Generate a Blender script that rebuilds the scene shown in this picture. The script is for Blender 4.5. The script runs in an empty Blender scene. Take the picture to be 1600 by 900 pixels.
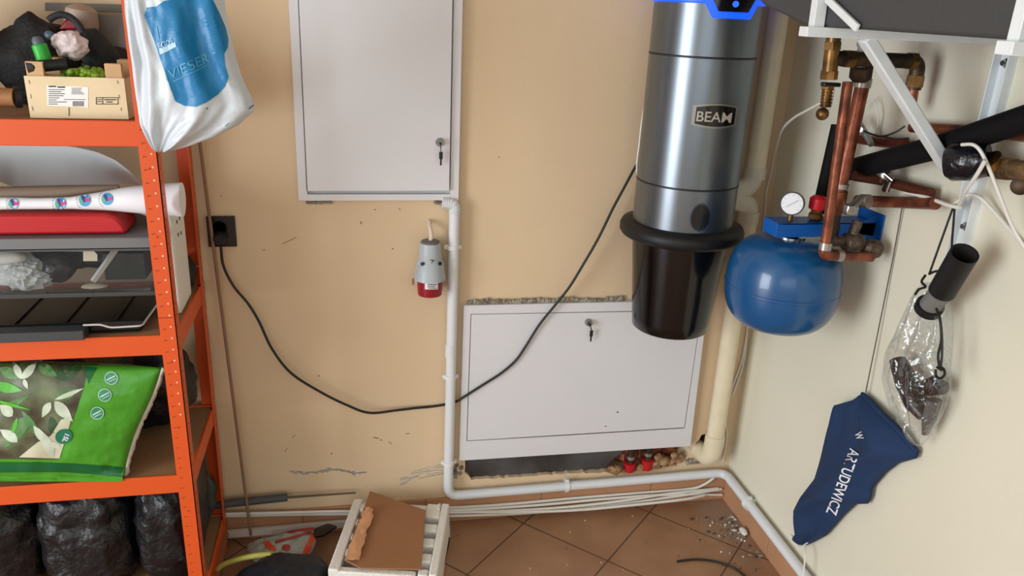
import bpy, bmesh, math, random
from mathutils import Vector, Matrix, noise
from mathutils.bvhtree import BVHTree
random.seed(7)
PI = math.pi
col = bpy.context.scene.collection
# ------------------------------------------------------------------ camera geometry (room corner = origin)
YAW, PITCH, ROLL, FPX = 0.210977290, 0.347618038, -0.0468109005, 1233.62159
CAM = Vector((-1.17788702, -2.01946642, 1.5))
def basis():
    cy, sy, cp, sp = math.cos(YAW), math.sin(YAW), math.cos(PITCH), math.sin(PITCH)
    f = Vector((sy*cp, cy*cp, -sp)); r = Vector((cy, -sy, 0)); d = f.cross(r)
    cr, sr = math.cos(ROLL), math.sin(ROLL)
    return cr*r + sr*d, -sr*r + cr*d, f
RT, DN, FW = basis()
def ray(px, py): return RT*((px-800)/FPX) + DN*((py-450)/FPX) + FW
def B(px, py, d=0.0):                       # point on the plane a distance d in front of the back wall
    r = ray(px, py); return CAM + r*((-d-CAM.y)/r.y)
def W(px, py, d=0.0):                       # ... d in front of the right wall
    r = ray(px, py); return CAM + r*((-d-CAM.x)/r.x)
def F(px, py, z=0.0):                       # ... at height z
    r = ray(px, py); return CAM + r*((z-CAM.z)/r.z)
# ------------------------------------------------------------------ materials
def lin(c):
    return tuple(((v/255)/12.92 if v/255 <= .04045 else ((v/255+.055)/1.055)**2.4) for v in c) + (1,)
MATS = {}
def mat(name, c, rough=.5, metal=0, var=0., vscale=6, c2=None, bump=0., bscale=40, trans=0., alpha=1., emit=None, coat=0., aniso=0., detail=4, spec=None):
    if name in MATS: return MATS[name]
    m = bpy.data.materials.new(name); m.use_nodes = True; nt = m.node_tree; N = nt.nodes; L = nt.links
    p = N['Principled BSDF']
    p.inputs['Roughness'].default_value = rough; p.inputs['Metallic'].default_value = metal
    p.inputs['Base Color'].default_value = lin(c)
    if spec is not None: p.inputs['Specular IOR Level'].default_value = spec
    p.inputs['Transmission Weight'].default_value = trans
    p.inputs['Alpha'].default_value = alpha
    p.inputs['Coat Weight'].default_value = coat
    p.inputs['Anisotropic'].default_value = aniso
    tc = N.new('ShaderNodeTexCoord')
    if var or c2:
        n = N.new('ShaderNodeTexNoise'); n.inputs['Scale'].default_value = vscale; n.inputs['Detail'].default_value = detail
        L.new(tc.outputs['Object'], n.inputs['Vector'])
        r = N.new('ShaderNodeValToRGB'); r.color_ramp.elements[0].position = .35; r.color_ramp.elements[1].position = .65
        a = lin(c); b = lin(c2) if c2 else tuple(min(1, v*(1+var)) for v in a[:3])+(1,)
        if not c2: a = tuple(v*(1-var) for v in a[:3])+(1,)
        r.color_ramp.elements[0].color = a; r.color_ramp.elements[1].color = b
        L.new(n.outputs['Fac'], r.inputs['Fac']); L.new(r.outputs['Color'], p.inputs['Base Color'])
    if bump:
        n2 = N.new('ShaderNodeTexNoise'); n2.inputs['Scale'].default_value = bscale; n2.inputs['Detail'].default_value = 5
        L.new(tc.outputs['Object'], n2.inputs['Vector'])
        b_ = N.new('ShaderNodeBump'); b_.inputs['Strength'].default_value = bump; b_.inputs['Distance'].default_value = .01
        L.new(n2.outputs['Fac'], b_.inputs['Height']); L.new(b_.outputs['Normal'], p.inputs['Normal'])
    if emit:
        p.inputs['Emission Color'].default_value = lin(emit[0]); p.inputs['Emission Strength'].default_value = emit[1]
    MATS[name] = m
    return m
def film(name, c, opac=.35, rough=.12, bscale=30, bump=.6):
    """thin plastic film: part see-through, part glossy"""
    if name in MATS: return MATS[name]
    m = mat(name, c, rough, bump=bump, bscale=bscale)
    nt = m.node_tree; N = nt.nodes; L = nt.links
    p = N['Principled BSDF']; out = N['Material Output']
    t = N.new('ShaderNodeBsdfTransparent'); mx = N.new('ShaderNodeMixShader'); lw = N.new('ShaderNodeLayerWeight'); lw.inputs['Blend'].default_value = .35
    mr = N.new('ShaderNodeMapRange'); mr.inputs['To Min'].default_value = opac; mr.inputs['To Max'].default_value = min(1, opac+.3)
    L.new(lw.outputs['Facing'], mr.inputs['Value']); L.new(mr.outputs['Result'], mx.inputs['Fac'])
    L.new(t.outputs[0], mx.inputs[1]); L.new(p.outputs[0], mx.inputs[2]); L.new(mx.outputs[0], out.inputs['Surface'])
    return m
def clearfilm(name, lo=.05, hi=.6, bump=.8, bscale=45):
    m = bpy.data.materials.new(name); m.use_nodes = True; nt = m.node_tree; N = nt.nodes; L = nt.links; N.remove(N['Principled BSDF'])
    out = N['Material Output']; t = N.new('ShaderNodeBsdfTransparent'); t.inputs[0].default_value = (.93, .94, .95, 1); g = N.new('ShaderNodeBsdfGlossy'); g.inputs['Roughness'].default_value = .12; g.inputs['Color'].default_value = (.9, .93, .96, 1)
    mx = N.new('ShaderNodeMixShader'); lw = N.new('ShaderNodeLayerWeight'); lw.inputs['Blend'].default_value = .3
    tc = N.new('ShaderNodeTexCoord'); n2 = N.new('ShaderNodeTexNoise'); n2.inputs['Scale'].default_value = bscale; L.new(tc.outputs['Object'], n2.inputs['Vector'])
    b_ = N.new('ShaderNodeBump'); b_.inputs['Strength'].default_value = bump; b_.inputs['Distance'].default_value = .01; L.new(n2.outputs['Fac'], b_.inputs['Height'])
    L.new(b_.outputs[0], g.inputs['Normal']); L.new(b_.outputs[0], lw.inputs['Normal'])
    mr = N.new('ShaderNodeMapRange'); mr.inputs['To Min'].default_value = lo; mr.inputs['To Max'].default_value = hi
    L.new(lw.outputs['Facing'], mr.inputs['Value']); L.new(mr.outputs['Result'], mx.inputs['Fac']); L.new(t.outputs[0], mx.inputs[1]); L.new(g.outputs[0], mx.inputs[2]); L.new(mx.outputs[0], out.inputs['Surface'])
    return m
# ------------------------------------------------------------------ mesh builder
def spline(pts, n=6):
    pts = [Vector(p) for p in pts]
    if len(pts) < 3: return pts
    P = [2*pts[0]-pts[1]] + pts + [2*pts[-1]-pts[-2]]; out = []
    for i in range(1, len(P)-2):
        a, b, c, d = P[i-1:i+3]
        for k in range(n):
            t = k/n
            out.append(.5*((2*b)+(c-a)*t+(2*a-5*b+4*c-d)*t*t+(3*b-a-3*c+d)*t**3))
    out.append(pts[-1]); return out
def bend(pts, r, n=6):
    """polyline with rounded corners of radius r"""
    pts = [Vector(p) for p in pts]; out = [pts[0]]
    for i in range(1, len(pts)-1):
        p = pts[i]; a = (pts[i-1]-p); b = (pts[i+1]-p); k = min(r, a.length*.49, b.length*.49)
        A = p+a.normalized()*k; Bq = p+b.normalized()*k
        for j in range(n+1):
            t = j/n; out.append(A*(1-t)**2+p*2*t*(1-t)+Bq*t*t)
    out.append(pts[-1]); return out
class MB:
    def __init__(s): s.v = []; s.f = []; s.fm = []; s.m = 0
    def add(s, vs, fs):
        b = len(s.v); s.v += [Vector(v) for v in vs]
        for f in fs: s.f.append(tuple(b+i for i in f)); s.fm.append(s.m)
        return s
    def box(s, lo, hi):
        (a, b, c), (d, e, f) = lo, hi
        return s.hexa([(a,b,c),(d,b,c),(d,e,c),(a,e,c),(a,b,f),(d,b,f),(d,e,f),(a,e,f)])
    def hexa(s, v): return s.add(v, [(0,3,2,1),(4,5,6,7),(0,1,5,4),(1,2,6,5),(2,3,7,6),(3,0,4,7)])
    def obox(s, c, ax, ay, az):
        c, ax, ay, az = map(Vector, (c, ax, ay, az))
        return s.hexa([c+ax*i+ay*j+az*k for i, j, k in [(-1,-1,-1),(1,-1,-1),(1,1,-1),(-1,1,-1),(-1,-1,1),(1,-1,1),(1,1,1),(-1,1,1)]])
    def bar(s, p, q, w, h, up=(0,0,1)):
        p = Vector(p); q = Vector(q); d = q-p; a = d.normalized(); side = a.cross(Vector(up)).normalized(); u = side.cross(a)
        return s.obox((p+q)/2, d/2, side*w/2, u*h/2)
    def tube(s, pts, r, seg=14, caps=True, flat=1.):
        pts = [Vector(p) for p in pts]; n = len(pts)
        rs = r if isinstance(r, (list, tuple)) else [r]*n
        t0 = (pts[1]-pts[0]).normalized(); up = Vector((0,0,1)) if abs(t0.z) < .9 else Vector((0,1,0))
        nrm = t0.cross(up).normalized(); vs = []; fs = []
        for i, p in enumerate(pts):
            t = (pts[min(i+1, n-1)]-pts[max(i-1, 0)]).normalized()
            nrm = (nrm - t*nrm.dot(t)).normalized(); bn = t.cross(nrm)
            for k in range(seg):
                a = 2*PI*k/seg; vs.append(p+(nrm*math.cos(a)+bn*math.sin(a)*flat)*rs[i])
        for i in range(n-1):
            for k in range(seg):
                k2 = (k+1) % seg; fs.append((i*seg+k, i*seg+k2, (i+1)*seg+k2, (i+1)*seg+k))
        if caps: fs.append(tuple(range(seg-1, -1, -1))); fs.append(tuple((n-1)*seg+k for k in range(seg)))
        return s.add(vs, fs)
    def lathe(s, prof, c, axis=(0,0,1), seg=48, caps=True):
        """prof: list of (radius, height along axis)"""
        c = Vector(c); ax = Vector(axis).normalized(); u = ax.cross(Vector((0,1,0)) if abs(ax.y) < .9 else Vector((1,0,0))).normalized(); w = ax.cross(u)
        vs = []; fs = []; n = len(prof)
        for r, h in prof:
            for k in range(seg):
                a = 2*PI*k/seg; vs.append(c+ax*h+(u*math.cos(a)+w*math.sin(a))*max(r, 1e-4))
        for i in range(n-1):
            for k in range(seg):
                k2 = (k+1) % seg; fs.append((i*seg+k, i*seg+k2, (i+1)*seg+k2, (i+1)*seg+k))
        if caps: fs.append(tuple(range(seg-1, -1, -1))); fs.append(tuple((n-1)*seg+k for k in range(seg)))
        return s.add(vs, fs)
    def prism(s, poly, off):
        """planar polygon pushed by vector off"""
        n = len(poly); off = Vector(off); p = [Vector(q) for q in poly]
        return s.add(p+[q+off for q in p], [tuple(range(n)), tuple(range(2*n-1, n-1, -1))]+[(i, i+n, (i+1) % n+n, (i+1) % n) for i in range(n)])
    def sheet(s, fn, nu, nv, off):
        """thin slab; fn(u,v)->point, off(u,v)->vector to its back"""
        vs = []; fs = []
        for q in range(2):
            for j in range(nv+1):
                for i in range(nu+1):
                    u, v = i/nu, j/nv; p = Vector(fn(u, v)); vs.append(p+(Vector(off(u, v)) if q else Vector()))
        W_ = nu+1; H = (nu+1)*(nv+1)
        for j in range(nv):
            for i in range(nu):
                a = j*W_+i; fs.append((a, a+1, a+1+W_, a+W_)); fs.append((H+a, H+a+W_, H+a+1+W_, H+a+1))
        for i in range(nu):
            a = i; fs.append((a, a+H, a+1+H, a+1)); a = nv*W_+i; fs.append((a, a+1, a+1+H, a+H))
        for j in range(nv):
            a = j*W_; fs.append((a, a+W_, a+W_+H, a+H)); a = j*W_+nu; fs.append((a, a+H, a+W_+H, a+W_))
        return s.add(vs, fs)
    def blob(s, c, rad, amp=.15, fr=6, seed=0, nu=36, nv=22, ridge=False, zmin=None, pw=1.):
        c = Vector(c); vs = []; fs = []
        for j in range(nv+1):
            th = PI*j/nv
            for i in range(nu):
                ph = 2*PI*i/nu
                d = Vector((math.sin(th)*math.cos(ph), math.sin(th)*math.sin(ph), math.cos(th)))
                d2 = Vector([math.copysign(abs(q)**pw, q) for q in d])
                p = Vector((d2.x*rad[0], d2.y*rad[1], d2.z*rad[2]))
                q = p*fr+Vector((seed*3.7, seed*1.3, seed*.7))
                nz = noise.noise(q)+.5*noise.noise(q*2.3)+.25*noise.noise(q*4.7)
                if ridge: nz = .6-1.6*abs(noise.noise(q))-.8*abs(noise.noise(q*2.1))
                p = p*(1+amp*nz)+c
                if zmin is not None and p.z < zmin: p.z = zmin
                vs.append(p)
        for j in range(nv):
            for i in range(nu):
                i2 = (i+1) % nu; fs.append((j*nu+i, (j+1)*nu+i, (j+1)*nu+i2, j*nu+i2))
        return s.add(vs, fs)
def root(o):
    while o.parent: o = o.parent
    return o
def weld(me, dist=1e-5):
    bm = bmesh.new(); bm.from_mesh(me); bmesh.ops.remove_doubles(bm, verts=bm.verts, dist=dist)
    bmesh.ops.recalc_face_normals(bm, faces=bm.faces); bm.to_mesh(me); bm.free()
def obj(name, mb, m, parent=None, bevel=0, sharp=40, sub=0, label=None, loc=None, recalc=True):
    off = root(parent).location.copy() if parent else (Vector(loc) if loc is not None else Vector())
    if parent is None and loc is None and mb.v:
        lo = [min(v[i] for v in mb.v) for i in range(3)]; hi = [max(v[i] for v in mb.v) for i in range(3)]
        off = Vector(((lo[0]+hi[0])/2, (lo[1]+hi[1])/2, lo[2]))
    me = bpy.data.meshes.new(name); me.from_pydata([v-off for v in mb.v], [], mb.f)
    for mm in (m if isinstance(m, (list, tuple)) else [m]): me.materials.append(mm)
    me.polygons.foreach_set('material_index', mb.fm)
    if recalc: weld(me)
    me.polygons.foreach_set('use_smooth', [True]*len(me.polygons))
    me.set_sharp_from_angle(angle=math.radians(sharp))
    o = bpy.data.objects.new(name, me); col.objects.link(o)
    if parent: o.parent = parent
    else: o.location = off
    if bevel:
        b = o.modifiers.new('bevel', 'BEVEL'); b.width = bevel; b.segments = 2; b.limit_method = 'ANGLE'; b.angle_limit = math.radians(40)
    if sub:
        b = o.modifiers.new('sub', 'SUBSURF'); b.levels = sub; b.render_levels = sub
    if label: o['label'] = label
    return o
def thing(name, label, cat, loc, group=None):
    o = bpy.data.objects.new(name, None); o.empty_display_size = .05; col.objects.link(o); o.location = Vector(loc)
    o['label'] = label; o['category'] = cat
    if group: o['group'] = group
    return o
def tag(o, label, cat, group=None, kind=None):
    o['label'] = label; o['category'] = cat
    if group: o['group'] = group
    if kind: o['kind'] = kind
    return o
def struct(o): o['kind'] = 'structure'; return o
# ------------------------------------------------------------------ prints: flat shapes laid on a surface
def surf(*objs):
    vs, ps = [], []
    for o in objs:
        b = len(vs); L = root(o).location
        vs += [v.co+L for v in o.data.vertices]; ps += [tuple(b+i for i in p.vertices) for p in o.data.polygons]
    return BVHTree.FromPolygons(vs, ps)
def lay(bvh, px, py, lift, fb=None):
    d = ray(px, py).normalized(); h = bvh.ray_cast(CAM, d)
    if h[0] is None:
        for e in (1, 2, 4, 7):
            for dx, dy in ((-e,0),(e,0),(0,-e),(0,e)):
                h = bvh.ray_cast(CAM, ray(px+dx, py+dy).normalized())
                if h[0] is not None: break
            if h[0] is not None: break
    if h[0] is None: return fb
    n = h[1]
    if n.dot(d) > 0: n = -n
    return h[0]+n*lift
def decal(name, bvh, polys, m, parent, lift=.0008, maxe=12, label=None, th=0.0005):
    """polys in photo pixels, projected on the surface they are printed on"""
    bm = bmesh.new()
    for poly in polys:
        vs = [bm.verts.new((p[0], p[1], 0)) for p in poly]
        bm.faces.new(vs)
    bmesh.ops.triangulate(bm, faces=bm.faces)
    for _ in range(6):
        es = [e for e in bm.edges if e.calc_length() > maxe]
        if not es: break
        bmesh.ops.subdivide_edges(bm, edges=es, cuts=1)
        bmesh.ops.triangulate(bm, faces=bm.faces)
    last = None; dead = []
    for v in bm.verts:
        q = lay(bvh, v.co.x, v.co.y, lift)
        if q is None: dead.append(v); continue
        v.co = q
    bmesh.ops.delete(bm, geom=dead, context='VERTS')
    mb = MB(); idx = {v: i for i, v in enumerate(bm.verts)}
    mb.add([v.co.copy() for v in bm.verts], [tuple(idx[v] for v in f.verts) for f in bm.faces]); bm.free()
    if not mb.f: return None
    return obj(name, mb, m, parent, label=label, recalc=False)
def ell(cx, cy, rx, ry, n=20, rot=0):
    c, s = math.cos(rot), math.sin(rot)
    return [(cx+rx*math.cos(2*PI*k/n)*c-ry*math.sin(2*PI*k/n)*s, cy+rx*math.cos(2*PI*k/n)*s+ry*math.sin(2*PI*k/n)*c) for k in range(n)]
def ring(cx, cy, r, w, n=20, rot=0, k=1):
    out = []
    for i in range(n):
        a, b = 2*PI*i/n, 2*PI*(i+1)/n
        out.append([(cx+q*math.cos(t)*k, cy+q*math.sin(t)) for q, t in ((r, a), (r, b), (r-w, b), (r-w, a))])
    return out
def rect(x0, y0, x1, y1): return [(x0,y0),(x1,y0),(x1,y1),(x0,y1)]
def line(x0, y0, x1, y1, w):
    d = math.hypot(x1-x0, y1-y0); nx, ny = -(y1-y0)/d*w/2, (x1-x0)/d*w/2
    return [(x0+nx,y0+ny),(x1+nx,y1+ny),(x1-nx,y1-ny),(x0-nx,y0-ny)]
def lettering(name, txt, bvh, org, xv, yv, m, parent, lift=.0012, bold=.0, shear=0):
    """text of height 1 laid with its origin at org and axes xv, yv in photo pixels"""
    cu = bpy.data.curves.new('t', 'FONT'); cu.body = txt; cu.size = 1.4; cu.offset = bold; cu.shear = shear
    o = bpy.data.objects.new('t', cu); col.objects.link(o)
    dg = bpy.context.evaluated_depsgraph_get(); me = bpy.data.meshes.new_from_object(o.evaluated_get(dg))
    bpy.data.objects.remove(o)
    w = max((v.co.x for v in me.vertices), default=1)
    mb = MB(); vs = []; ok = True; last = None
    for v in me.vertices:
        px = org[0]+xv[0]*v.co.x/w+yv[0]*v.co.y; py = org[1]+xv[1]*v.co.x/w+yv[1]*v.co.y
        q = lay(bvh, px, py, lift, last) ; last = q; vs.append(q if q else Vector())
    mb.add(vs, [tuple(p.vertices) for p in me.polygons])
    return obj(name, mb, m, parent, recalc=False)
def resample(pts, n):
    pts = [Vector((p[0], p[1], 0)) for p in pts]; L = [0]
    for a, b in zip(pts, pts[1:]): L.append(L[-1]+(b-a).length)
    out = []
    for i in range(n):
        s = L[-1]*i/(n-1); k = 0
        while k < len(L)-2 and L[k+1] < s: k += 1
        t = (s-L[k])/max(1e-9, L[k+1]-L[k]); out.append(pts[k].lerp(pts[k+1], min(1, t)))
    return out
def pillow(Lp, Rp, place, d0, nrm, front, back, nu=30, nv=40, fold=None, ex=.5, mb=None, tail=1.):
    """bag shape between a left and a right outline, bulging along nrm"""
    l = resample(Lp, nv+1); r = resample(Rp, nv+1); nrm = Vector(nrm); mb = mb or MB(); vs = []; fs = []
    for side in (0, 1):
        for j in range(nv+1):
            for i in range(nu+1):
                u, v = i/nu, j/nv; p = l[j].lerp(r[j], u); q = place(p.x, p.y, d0)
                prof = (max(0, 4*u*(1-u))**ex)*(max(0, 4*v*(1-v))**(ex*tail))
                t = front*prof if side == 0 else -back*prof
                if fold and side == 0: t += fold(u, v)*min(1, prof*2)
                if fold and side == 1: t -= .3*fold(u, v)*min(1, prof*2)
                vs.append(q+nrm*t)
    W_ = nu+1; H = W_*(nv+1)
    for j in range(nv):
        for i in range(nu):
            a = j*W_+i; fs.append((a, a+W_, a+1+W_, a+1)); fs.append((H+a, H+a+1, H+a+1+W_, H+a+W_))
    mb.add(vs, fs); return mb
def nz(x, y, z=0): return noise.noise(Vector((x, y, z)))
# ================================================================== MATERIALS
M_wall = mat('plaster_warm_light_tint', (222, 197, 163), .75, var=.035, vscale=2.2, bump=.05, bscale=120)  # back wall: warm cast of the grazing light put into the paint colour
M_wall2 = mat('painted_plaster_cream', (224, 220, 200), .75, var=.02, vscale=2.2, bump=.05, bscale=120)
M_ceil = mat('ceiling_white', (215, 212, 205), .9)
M_plaster = mat('broken_plaster', (176, 168, 152), .95, c2=(120, 108, 92), vscale=60, bump=.8, bscale=150)
M_white = mat('white_enamel', (222, 222, 226), .38, var=.01)
M_pvc = mat('white_plastic_conduit', (222, 226, 230), .35)
M_cream = mat('cream_plastic_pipe', (226, 214, 184), .35, var=.04, vscale=20)
M_dark = mat('painted_hollow_shade', (24, 22, 21), .9)  # shade inside hollows, put into the colour
M_black = mat('black_plastic', (15, 15, 17), .28)
M_rubber = mat('black_rubber', (22, 23, 25), .5, spec=.35)
M_steel = mat('grey_metallic_lacquer', (116, 124, 131), .30, .9)
M_chrome = mat('chrome', (190, 190, 190), .18, 1)
M_orange = mat('orange_powder_coat', (216, 84, 28), .45)
M_orslot = mat('painted_slot_shade', (150, 58, 18), .8)  # shade of the post slots as a darker orange; no holes are cut
M_dot = mat('painted_slot_light', (235, 190, 165), .6)  # light showing through the post holes, painted as pale dots
M_mdf = mat('fibreboard', (150, 112, 78), .8, var=.06, vscale=30)
M_copper = mat('copper', (160, 92, 66), .42, .6, c2=(104, 58, 42), vscale=25, bump=.15, bscale=60)
M_solder = mat('solder', (175, 170, 165), .35, .8)
M_brass = mat('tarnished_brass', (146, 108, 58), .38, .8, c2=(84, 62, 38), vscale=30)
M_oldbrass = mat('dark_bronze_fitting', (84, 66, 46), .5, .6, c2=(46, 38, 30), vscale=30)
M_blue = mat('blue_lacquer', (12, 78, 130), .28, var=.06, vscale=10, coat=.3)
M_blue2 = mat('blue_painted_steel', (4, 88, 172), .4)
M_foam = mat('black_pipe_foam', (12, 12, 14), .75, bump=.1, bscale=200, spec=.2)
M_wirew = mat('white_cable', (226, 224, 216), .45)
M_wirek = mat('black_cable', (24, 28, 26), .5)
M_bin = mat('black_gloss_plastic', (12, 11, 12), .16)
M_ledblue = mat('blue_light_trim', (10, 60, 230), .4, emit=((10, 70, 255), 1.6))
M_ink = mat('black_ink', (30, 32, 34), .7)
M_inkw = mat('white_ink', (232, 234, 238), .6)
M_sty = mat('polystyrene', (236, 232, 224), .8, bump=.35, bscale=220)
M_card = mat('cardboard', (156, 108, 72), .85, var=.03, vscale=8)
M_cardL = mat('cardboard_torn', (204, 150, 108), .9, var=.1, vscale=30)
M_blackbag = mat('black_bin_liner', (18, 18, 22), .38, bump=.9, bscale=36)
M_navy = mat('navy_cloth', (20, 48, 86), .85, var=.06, vscale=9, bump=.1, bscale=300)
M_red = mat('red_plastic', (170, 22, 30), .35)
M_greyP = mat('grey_plastic', (118, 122, 126), .45)
M_darkgrey = mat('dark_grey_housing', (62, 64, 66), .6, bump=.15, bscale=90)
M_grout = None
# ================================================================== SETTING
def floor_mat():
    m = bpy.data.materials.new('terracotta_tiles_diagonal'); m.use_nodes = True; nt = m.node_tree; N = nt.nodes; L = nt.links
    p = N['Principled BSDF']; tc = N.new('ShaderNodeTexCoord'); sep = N.new('ShaderNodeSeparateXYZ'); L.new(tc.outputs['Object'], sep.inputs[0])
    def mth(op, a, b=None):
        n = N.new('ShaderNodeMath'); n.operation = op
        for k, q in enumerate((a, b)):
            if q is None: continue
            if isinstance(q, (int, float)): n.inputs[k].default_value = q
            else: L.new(q, n.inputs[k])
        return n.outputs[0]
    S = .408
    def grid(o, c):
        t = mth('DIVIDE', mth('SUBTRACT', o, c), S); fl = mth('ROUND', t); return mth('MULTIPLY', mth('ABSOLUTE', mth('SUBTRACT', t, fl)), S), mth('FLOOR', t)
    g1, i1 = grid(mth('SUBTRACT', sep.outputs[0], sep.outputs[1]), -.228)
    g2, i2 = grid(mth('ADD', sep.outputs[0], sep.outputs[1]), -.325)
    gm = mth('MINIMUM', g1, g2)
    mr = N.new('ShaderNodeMapRange'); mr.inputs['From Min'].default_value = .0022; mr.inputs['From Max'].default_value = .0042; L.new(gm, mr.inputs['Value'])
    no = N.new('ShaderNodeTexNoise'); no.inputs['Scale'].default_value = 5; no.inputs['Detail'].default_value = 6; L.new(tc.outputs['Object'], no.inputs['Vector'])
    cr = N.new('ShaderNodeValToRGB'); cr.color_ramp.elements[0].color = lin((152, 110, 80)); cr.color_ramp.elements[1].color = lin((174, 132, 100))
    cr.color_ramp.elements[0].position = .35; cr.color_ramp.elements[1].position = .65; L.new(no.outputs['Fac'], cr.inputs['Fac'])
    # dust towards the corner of the room (dirt, shape of its own)
    n3 = N.new('ShaderNodeTexNoise'); n3.inputs['Scale'].default_value = 14; n3.inputs['Detail'].default_value = 8; L.new(tc.outputs['Object'], n3.inputs['Vector'])
    dx = mth('ADD', sep.outputs[0], .03); dy = mth('ADD', sep.outputs[1], .13)
    dist = mth('SQRT', mth('ADD', mth('MULTIPLY', dx, mth('MULTIPLY', dx, 4.)), mth('MULTIPLY', dy, dy)))
    dm = N.new('ShaderNodeMapRange'); dm.inputs['From Min'].default_value = .24; dm.inputs['From Max'].default_value = .0; L.new(mth('ADD', dist, mth('MULTIPLY', mth('SUBTRACT', n3.outputs['Fac'], .5), .5)), dm.inputs['Value'])
    mxd = N.new('ShaderNodeMix'); mxd.data_type = 'RGBA'; L.new(mth('MULTIPLY', dm.outputs['Result'], .75), mxd.inputs['Factor']); L.new(cr.outputs['Color'], mxd.inputs['A']); mxd.inputs['B'].default_value = lin((150, 138, 126))
    mx = N.new('ShaderNodeMix'); mx.data_type = 'RGBA'; L.new(mr.outputs['Result'], mx.inputs['Factor']); mx.inputs['A'].default_value = lin((92, 66, 48)); L.new(mxd.outputs['Result'], mx.inputs['B'])
    L.new(mx.outputs['Result'], p.inputs['Base Color']); p.inputs['Roughness'].default_value = .42
    bu = N.new('ShaderNodeBump'); bu.inputs['Strength'].default_value = .4; bu.inputs['Distance'].default_value = .002; L.new(mr.outputs['Result'], bu.inputs['Height']); L.new(bu.outputs['Normal'], p.inputs['Normal'])
    return m
M_floor = floor_mat()
XL, YF, ZC = -4.3, -5.0, 2.75
struct(obj('floor', MB().box((XL, YF, -.06), (.12, .14, 0)), M_floor, loc=(0,0,0)))
struct(obj('ceiling', MB().box((XL-.1, YF-.1, ZC), (.12, .14, ZC+.1)), M_ceil))
struct(obj('wall_right', MB().box((0, YF, 0), (.12, .14, ZC)), M_wall2, loc=(0,0,0)))
# back wall with the two broken-out openings
def flat_fill(loops):
    cu = bpy.data.curves.new('w', 'CURVE'); cu.dimensions = '2D'; cu.fill_mode = 'BOTH'; cu.extrude = .06
    for lp in loops:
        s = cu.splines.new('POLY'); s.points.add(len(lp)-1); s.use_cyclic_u = True
        for i, q in enumerate(lp): s.points[i].co = (q[0], q[1], 0, 1)
    o = bpy.data.objects.new('w', cu); col.objects.link(o)
    me = bpy.data.meshes.new_from_object(o.evaluated_get(bpy.context.evaluated_depsgraph_get())); bpy.data.objects.remove(o)
    return me
def jag(pts, n, a, seed):
    out = []
    for i in range(len(pts)):
        p, q = Vector(pts[i]), Vector(pts[(i+1) % len(pts)])
        k = max(1, int((q-p).length/n))
        for j in range(k):
            t = j/k; c = p.lerp(q, t); out.append((c.x+a*nz(c.x*60, c.y*60, seed), c.y+a*nz(c.x*60, c.y*60, seed+5)))
    return out
def bz(l): return [(B(*q).x, B(*q).z) for q in l]
hole1 = jag(bz([(728,712),(726,738),(737,749),(800,746),(850,742),(905,739),(950,738),(965,743),(1000,740),(1030,736),(1066,726),(1082,712),(1078,692),(900,700)]), .012, .006, 1)
hole2 = jag(bz([(1084,722),(1083,708),(1087,692),(1096,681),(1107,677),(1118,684),(1122,700),(1118,718),(1100,724)]), .01, .006, 3)
me = flat_fill([[(XL, 0), (0, 0), (0, ZC), (XL, ZC)], hole1, hole2])
mb = MB(); mb.add([Vector((v.co.x, v.co.z+.06, v.co.y)) for v in me.vertices], [tuple(p.vertices) for p in me.polygons])
wall_back = struct(obj('wall_back', mb, M_wall, loc=(0,0,0), sharp=30))
M_recess = mat('recess_dark_sheet', (82, 80, 80), .6, c2=(52, 48, 46), vscale=9)
M_brick = mat('broken_brick', (176, 104, 72), .95, c2=(120, 70, 52), vscale=40, bump=.9, bscale=60)
obj('recess_back', MB().box((-.92, .118, .0), (0, .135, .3)), M_recess, wall_back)
obj('recess_plate', MB().prism([(-.885, .014, .10), (-.45, .014, .10), (-.38, .03, .16), (-.30, .05, .20), (-.30, .05, .24), (-.885, .014, .24)], (0, .006, 0)), M_recess, wall_back)
obj('recess_shade_faces', MB().box((-.885, .002, .222), (-.13, .118, .226)).box((-.13, .03, .1), (-.126, .118, .226)), M_dark, wall_back)  # dark faces added so the hollow has its shade in their colour
mb = MB()
for i in range(60):
    px = random.uniform(960, 1075); q = B(px, 702+random.uniform(0, 24)-(px-960)*.12, -.065-random.random()*.04)
    mb.blob(q, (random.uniform(.01, .022),)*3, .35, 60, i, 8, 6)
obj('broken_brick', mb, M_brick, wall_back)
M_pur = mat('expanding_foam', (182, 146, 106), .9, c2=(120, 88, 62), vscale=70, bump=.6, bscale=80)
mb = MB()
for i, (px, py, r) in enumerate([(958,737,.017),(966,735,.013),(1000,733,.012),(1024,727,.016),(1036,722,.017),(1048,724,.014),(1060,718,.015),(1040,731,.012),(1054,714,.012),(1030,716,.012),(972,740,.012)]):
    mb.blob(B(px, py-2, -.02), (r*1.2, r, r), .35, 50, i, 14, 10)
obj('foam_lump', mb, M_pur, wall_back)
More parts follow.
